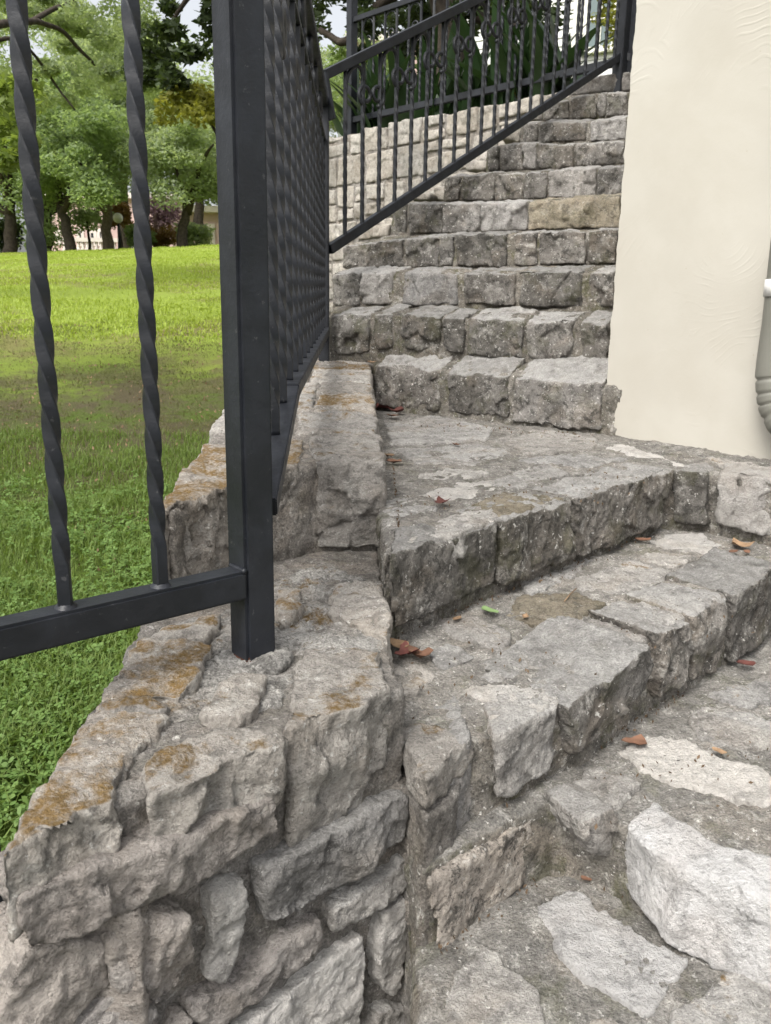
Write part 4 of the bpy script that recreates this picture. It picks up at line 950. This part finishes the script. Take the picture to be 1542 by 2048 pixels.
cs, rs = cloud(rg, 660, 800, 100, 235, 10.5, 13, 26, .014, .024); b = aty(720, 230, 12); b[2] = gz(b[0], b[1])
tree('garden_tree', b, [([b, b + UP * 1.4, aty(720, 150, 12)], .07, .02)], cs, rs, 130, .05, 'leaf_oak', 'bark', 'leafy tree behind the garden railing post', None, 11)

# =================================================================== BUILDINGS
def box_geo(c, d, w, n, dp, z0, z1):
    c, d, n = np.asarray(c, float), np.asarray(d, float), np.asarray(n, float)
    q = [c + d * a * w / 2 + n * b * dp / 2 for a, b in ((-1, 1), (1, 1), (1, -1), (-1, -1))]
    return [np.array([p[0], p[1], z]) for z in (z0, z1) for p in q], [(3, 2, 1, 0), (4, 5, 6, 7), (0, 1, 5, 4), (1, 2, 6, 5), (2, 3, 7, 6), (3, 0, 4, 7)]
def box(name, c, d, w, n, dp, z0, z1, mat, parent): return link(name, mesh(name, *box_geo(c, d, w, n, dp, z0, z1)), mat, parent)
def window(parent, c, d, n, w, z0, z1, pane='panedark', frame='trim', bars=True, fr=.07):
    c = np.asarray(c, float)
    gs = [box_geo(c + d * s * w / 2, d, fr, n, .12, z0 - fr, z1 + fr) for s in (-1, 1)] + [box_geo(c, d, w - fr, n, .116, z - fr / 2 * s, z + fr / 2 * s) for z, s in ((z0 - fr / 2, 1), (z1 + fr / 2, 1))]
    if bars: gs += [box_geo(c, d, .05, n, .09, z0, z1)] + [box_geo(c, d, w - fr, n, .086, z - .02, z + .02) for z in np.linspace(z0, z1, 5)[1:-1]]
    f = link('window', mesh('window', *merge(gs)), frame, parent)
    link('pane', mesh('pane', *box_geo(c - n * .01, d, w - fr, n, .04, z0, z1)), pane, f); return f
# white house behind the plants
HD = 17.0; hl = aty(900, 130, HD + 1.5); hr = aty(1330, 130, HD - .5); hl[2] = hr[2] = 0
hd_ = unit(hr - hl); hn = np.array([hd_[1], -hd_[0], 0]); hw = np.linalg.norm(hr - hl) + 8
hc = (hl + hr) / 2 + hd_ * 4
house = empty('white_house', hc, 'white house with lap siding and a tall cream-framed window behind the plants', 'house')
box('wall', hc - hn * 2.6, hd_, hw, hn, 5., -.5, 7., 'siding', house)
bme_ = mesh('siding_board', [(-hw / 2, 0, 0), (hw / 2, 0, 0), (hw / 2, -.03, 0), (-hw / 2, -.03, 0), (-hw / 2, 0, .15), (hw / 2, 0, .15), (hw / 2, -.006, .15), (-hw / 2, -.006, .15)], [(0, 1, 2, 3), (4, 7, 6, 5), (3, 2, 6, 7), (0, 4, 5, 1), (0, 3, 7, 4), (1, 5, 6, 2)])
bme_.materials.append(M_['siding'])
for k in range(34):
    o = put('siding_board', bme_, house, hc - hn * .098 + UP * (1.0 + .152 * k), math.atan2(hd_[1], hd_[0]))
wc = onp(1201, 50, hc, hn); wz0 = onp(1201, 93, hc, hn)[2]; wc[2] = 0
window(house, wc + hn * .0, hd_, hn, .58, wz0, wz0 + 1.9, 'pane', 'trim', True, .10)
wc2 = onp(1030, 50, hc, hn); wc2[2] = 0
box('corner_trim', onp(1155, 50, hc, hn) * (1, 1, 0), hd_, .14, hn, .13, .8, 6.5, 'trim', house)
link('roof', mesh('roof', *box_geo(hc - hn * 2.6, hd_, hw + 1, hn, 6.2, 7.0, 7.3)), 'roof', house)
# pink building beyond the crest
def far_building(name, x0, x1, D, label, wins, ztop_px, n_floor=1, balus=False):
    l = aty(x0, 470, D); r = aty(x1, 470, D); l[2] = r[2] = 0; d = unit(r - l); n = np.array([d[1], -d[0], 0]); w = np.linalg.norm(r - l); c = (l + r) / 2
    z0 = gz(c[0], c[1]) - .3; zt = aty(x0, ztop_px, D)[2]
    b = empty(name, (c[0], c[1], z0), label, 'building'); box('wall', c - n * 4, d, w, n, 8., z0, zt, 'pinkwall', b)
    box('cornice', c - n * 3.9, d, w + .5, n, 8.6, zt, zt + .35, 'stonewhite', b)
    for (xa, xb, ya, yb_) in wins:
        p = aty((xa + xb) / 2, 450, D); p = l + d * ((p - l) @ d); window(b, p, d, n, (xb - xa) * D / F, aty(xa, yb_, D)[2], aty(xa, ya, D)[2], 'panedark', 'stonewhite', False, .2)
    if balus:
        zz = aty(x0, 486, D)[2]; link('balustrade_rail', mesh('balustrade_rail', *box_geo(c + n * 1.5, d, w * .62, n, .4, zz, zz + .25)), 'stonewhite', b)
        for k in range(18):
            link('baluster', mesh('baluster', *tube_geo([c + n * 1.5 + d * w * .6 * (k / 17 - .5) + UP * z for z in (zz - .9, zz - .6, zz - .3, zz)], [.12, .2, .1, .12], 6), True), 'stonewhite', b)
    return b
far_building('pink_building', 95, 345, 58, 'pale pink building with tall windows and a white balustrade seen under the oaks', [(155, 164, 462, 486), (178, 189, 466, 486), (196, 204, 464, 486), (112, 118, 466, 484)], 395, balus=True)
far_building('pink_building', 372, 560, 50, 'pinkish building with two tall dark windows beside the iron post', [(397, 405, 457, 487), (418, 426, 455, 487)], 425)
far_building('brick_house', 700, 850, 42, 'pinkish house glimpsed between the stair rail and the garden railing', [(770, 778, 110, 140)], 85)
# street lamps
def lamp(px, py, D, label):
    g = aty(px, py, D); z0 = gz(g[0], g[1]); t = empty('street_lamp', (g[0], g[1], z0), label, 'street lamp', 'street lamps beyond the hilltop')
    tube('pole', [(g[0], g[1], z0), (g[0], g[1], z0 + .6), (g[0], g[1], g[2] - .25)], [.11, .06, .05], 'iron', t, 8)
    bm = bmesh.new(); bmesh.ops.create_uvsphere(bm, u_segments=12, v_segments=8, radius=.2); me = bpy.data.meshes.new('globe'); bm.to_mesh(me); bm.free()
    me.transform(Matrix.Translation(g)); me.polygons.foreach_set('use_smooth', [True] * len(me.polygons)); link('globe', me, 'globe', t)
lamp(236, 436, 35, 'street lamp with a white globe beside the pale oak trunk'); lamp(257, 463, 46, 'smaller farther street lamp to the right of the first one')
# bench-like pale slab on the slope
p = aty(134, 559, 17.5)

# =================================================================== GRASS AND GROUND COVER
def in_wedge(n, D0, D1, rg, pw=1.0):
    D = D0 + (D1 - D0) * rg.random(n) ** pw; q = rg.uniform(-.70, -.10, n); x = q * D; return x, D
def blades(n, D0, D1, hgt, wid, rg, pw, keep=None):
    x, y = in_wedge(n, D0, D1, rg, pw); ok = x < np.interp(y, [0, 1.3, 2.3, 3.6, 60], [-.40, -.45, -.50, -.55, -.6])
    if keep is not None: ok &= keep(x, y, rg)
    x, y = x[ok], y[ok]; m = len(x); z = ground_z(x, y) + fbm(np.stack([x, y, ground_z(x, y)], 1) * 1.3, 3) * .03 - .004
    a = rg.uniform(0, 2 * math.pi, m); h = hgt * rg.uniform(.4, 1.3, m); w = wid * rg.uniform(.6, 1.3, m); l = rg.uniform(.1, .9, m) * h
    dx, dy = np.cos(a), np.sin(a); sx, sy = -dy, dx
    B = np.stack([x, y, z], 1); S_ = np.stack([sx * w, sy * w, 0 * w], 1); T = np.stack([dx * l, dy * l, h * .85], 1); Md = np.stack([dx * l * .3, dy * l * .3, h * .55], 1)
    q1 = np.stack([B - S_, B + S_, B + Md + S_ * .8, B + Md - S_ * .8], 1); q2 = np.stack([B + Md - S_ * .8, B + Md + S_ * .8, B + T + S_ * .12, B + T - S_ * .12], 1)
    return np.concatenate([q1, q2])
rg = np.random.default_rng(77)
def patch(thr, sc=1.6):
    return lambda x, y, r: (fbm(np.stack([x, y, 0 * x], 1) * sc + 5.1, 3) + .25 * r.normal(0, 1, len(x)) > thr)
o = link('grass', quads('grass', blades(120000, 1.0, 5.2, .052, .0021, rg, 1.2, patch(-.16))), 'grass', None, (0, 0, 0)); o['kind'] = 'stuff'
o = link('grass', quads('grass', blades(75000, 3.4, 10, .022, .0026, rg, .85, patch(-.05, .9))), 'grassdull', None, (0, 0, 0)); o['kind'] = 'stuff'
o = link('grass', quads('grass', blades(110000, 8.5, 30, .05, .008, rg, .8, patch(-.22, .35))), 'grassfar', None, (0, 0, 0)); o['kind'] = 'stuff'
x, y = in_wedge(2200, 2.2, 10, rg, .9); ok = x < np.interp(y, [0, 1.3, 2.3, 3.6, 60], [-.42, -.47, -.52, -.57, -.62]); x, y = x[ok], y[ok]
lt = np.stack([x, y, ground_z(x, y) + fbm(np.stack([x, y, ground_z(x, y)], 1) * 1.3, 3) * .03 + .008], 1)
o = link('leaf_litter', quads('leaf_litter', leaves(lt, [(.01, .01, .004)] * len(lt), 1, .012, rg, 3.)), 'deadtan', None, (0, 0, 0)); o['kind'] = 'stuff'
def clover(n, D0, D1, rg):
    x, y = in_wedge(n, D0, D1, rg, 1.1); ok = (x < np.interp(y, [0, 1.3, 2.3, 3.6, 60], [-.40, -.45, -.50, -.55, -.6])) & patch(-.1, 2.2)(x + 3, y, rg); x, y = x[ok], y[ok]; m = len(x)
    z = ground_z(x, y) + fbm(np.stack([x, y, ground_z(x, y)], 1) * 1.3, 3) * .03 + rg.uniform(.006, .04, m)
    out = []
    a0 = rg.uniform(0, 6.28, m); s = rg.uniform(.0035, .0095, m)
    tx, ty = rg.normal(0, .35, m), rg.normal(0, .35, m)
    for k in range(3):
        a = a0 + k * 2.094; pts = []
        for rr_, da in ((0, 0), (1.1, -.6), (1.75, -.25), (1.75, .25), (1.1, .6)):
            px, py = np.cos(a + da) * rr_ * s, np.sin(a + da) * rr_ * s; pts.append(np.stack([x + px, y + py, z + px * tx + py * ty], 1))
        out.append(np.stack(pts, 1))
    return np.concatenate(out)
o = link('ground_cover', quads('ground_cover', clover(26000, 1.0, 4.4, rg), 5), 'clover', None, (0, 0, 0)); o['kind'] = 'stuff'

# =================================================================== FALLEN LEAVES
def leaf_geo(p, size, rot, curl, rg, lobes=0):
    n = 12; V, Fc = [], []; ca, sa = math.cos(rot), math.sin(rot)
    ring = []
    for i in range(n):
        t = 2 * math.pi * i / n; r = (1 + (.28 * math.cos(lobes * t) if lobes else 0)) * rg.uniform(.85, 1.1); ring.append((r * math.cos(t), .55 * r * math.sin(t) if not lobes else .8 * r * math.sin(t)))
    pts = [(0, 0)] + [(a * .55, b * .55) for a, b in ring] + ring
    for a, b in pts:
        z = curl * (b * b * 1.1 + .35 * a * a) + rg.normal(0, .06)
        V.append(p + np.array([ca * a - sa * b, sa * a + ca * b, z + .12]) * size)
    for i in range(n):
        j = (i + 1) % n; Fc += [(0, 1 + i, 1 + j), (1 + i, 1 + n + i, 1 + n + j, 1 + j)]
    V2 = [v + UP * size * .03 for v in V]; k = len(V)
    return V + V2, [tuple(reversed(f)) for f in Fc] + [tuple(i + k for i in f) for f in Fc]
def up_t(k):
    A, B, d, n = UF[k]; A2 = FL[k + 1]
    def fn(x, y): return onp(x, y, A - UP * 0, unit(np.array([n[0] * .12, n[1] * .12, 1.]))) + UP * .01
    return fn
rg = np.random.default_rng(12)
def fallen(x, y, fn, size, mat, label, lobes=0, curl=.5, name='dead_leaf', cat='leaf', dz=.004):
    size *= 1.3
    p = fn(x, y) + UP * (dz + .004); o = link(name, mesh(name, *leaf_geo(p, size, rg.uniform(0, 6.28), curl, rg, lobes), True), mat, None); tag(o, label, cat, 'leaves fallen on the steps'); return o
fallen(1478, 1100, t2, .022, 'deadtan', 'largest curled tan leaf of the little pile on the second step near the right edge', 3)
fallen(1466, 1112, t2, .013, 'dead', 'left brown leaf of the little pile on the second step near the right edge')
fallen(1493, 1112, t2, .011, 'dead', 'right brown leaf of the little pile on the second step near the right edge')
fallen(1272, 1495, t1, .017, 'dead', 'lobed brown leaf alone on the first tread below the nosing', 3, .3)
fallen(796, 1302, t2, .020, 'deadtan', 'tan curled leaf in the corner below the landing riser')
fallen(812, 1318, t2, .017, 'deadred', 'dark red leaf beside the tan curled one in the corner', 3)
fallen(838, 1322, t2, .018, 'dead', 'brown leaf, rightmost of the three in the corner', 3)
fallen(778, 920, t3, .018, 'deadtan', 'small orange-tan leaf against the low wall on the landing')
fallen(787, 932, t3, .018, 'dead', 'brown leaf in front of the orange-tan one by the low wall')
fallen(883, 1014, t3, .014, 'deadred', 'small red leaf alone on the landing near its front edge', 3)
fallen(912, 896, t3, .013, 'dead', 'tiny dark leaf in the middle of the landing')
fallen(770, 822, t3, .034, 'deadred', 'largest dark red leaf at the foot of the first upper riser', 3)
fallen(795, 830, t3, .028, 'deadred', 'red leaf right of the largest one at the foot of the first upper riser', 3)
fallen(786, 838, t3, .018, 'dead', 'brown leaf before the red ones at the foot of the first upper riser')
u1 = up_t(0)
fallen(765, 709, u1, .042, 'deadred', 'red-brown crumpled leaf at the left end of the first upper tread', 3)
fallen(1118, 729, u1, .028, 'deadtan', 'curled orange leaf at the right of the first upper tread')
fallen(1490, 1337, t1, .016, 'deadred', 'dark red leaf near the right edge on the first tread')
fallen(1286, 1088, t2, .016, 'dead', 'thin brown leaf near the inner corner of the second step', 0)
fallen(1050, 1243, t2, .009, 'deadtan', 'tiny tan leaf right of the green leaf')
fallen(913, 1247, t2, .009, 'deadtan', 'tiny tan leaf left of the green leaf')
fallen(978, 1231, t2, .017, 'leafgreen', 'fresh green oval leaf lying on the second step', 0, .2, 'green_leaf')
fallen(1437, 1513, t1, .010, 'deadtan', 'straw coloured leaf scrap on the pale stone of the first tread')
fallen(1171, 1768, t0, .007, 'dead', 'tiny rusty leaf scrap in the mortar below the marble block')
fallen(743, 731, lambda x, y: aty(x, y, 3.25), .022, 'deadtan', 'tan leaf stuck at the end of the low wall by the upper flight')
tw = [t2(1128, 1212), t2(1140, 1197), t2(1152, 1186)]; o = tube('twig', [p + UP * .01 for p in tw], .0012, 'deadtan', None, 5); tag(o, 'thin dry twig on the tan stone of the second step', 'twig')

# grit and leaf crumbs gathered at the foot of the risers
rg = np.random.default_rng(31); gp = []
def scatter(pa, pb, fn, n, spread):
    for _ in range(n):
        t = rg.random(); k = abs(rg.normal(0, spread)); x, y = pa[0] + (pb[0] - pa[0]) * t, pa[1] + (pb[1] - pa[1]) * t
        gp.append(fn(x + k * .15, y + k) + UP * .007)
scatter((790, 1265), (1320, 1058), t2, 150, 14); scatter((960, 1600), (1380, 1378), t1, 130, 12); scatter((1150, 1740), (1262, 1790), t0, 30, 10); scatter((780, 840), (1190, 872), t3, 110, 7); scatter((880, 1900), (1070, 1765), t0, 40, 10); scatter((785, 930), (800, 1080), t3, 50, 8)
scatter((800, 1320), (1500, 1180), t2, 70, 60); scatter((790, 1000), (1300, 930), t3, 80, 40); scatter((1150, 1560), (1540, 1480), t1, 50, 50)
o = link('grit', quads('grit', leaves(gp, [(.003, .003, .001)] * len(gp), 1, .0042, rg, 3.)), 'gritm', None, (0, 0, 0)); o['kind'] = 'stuff'
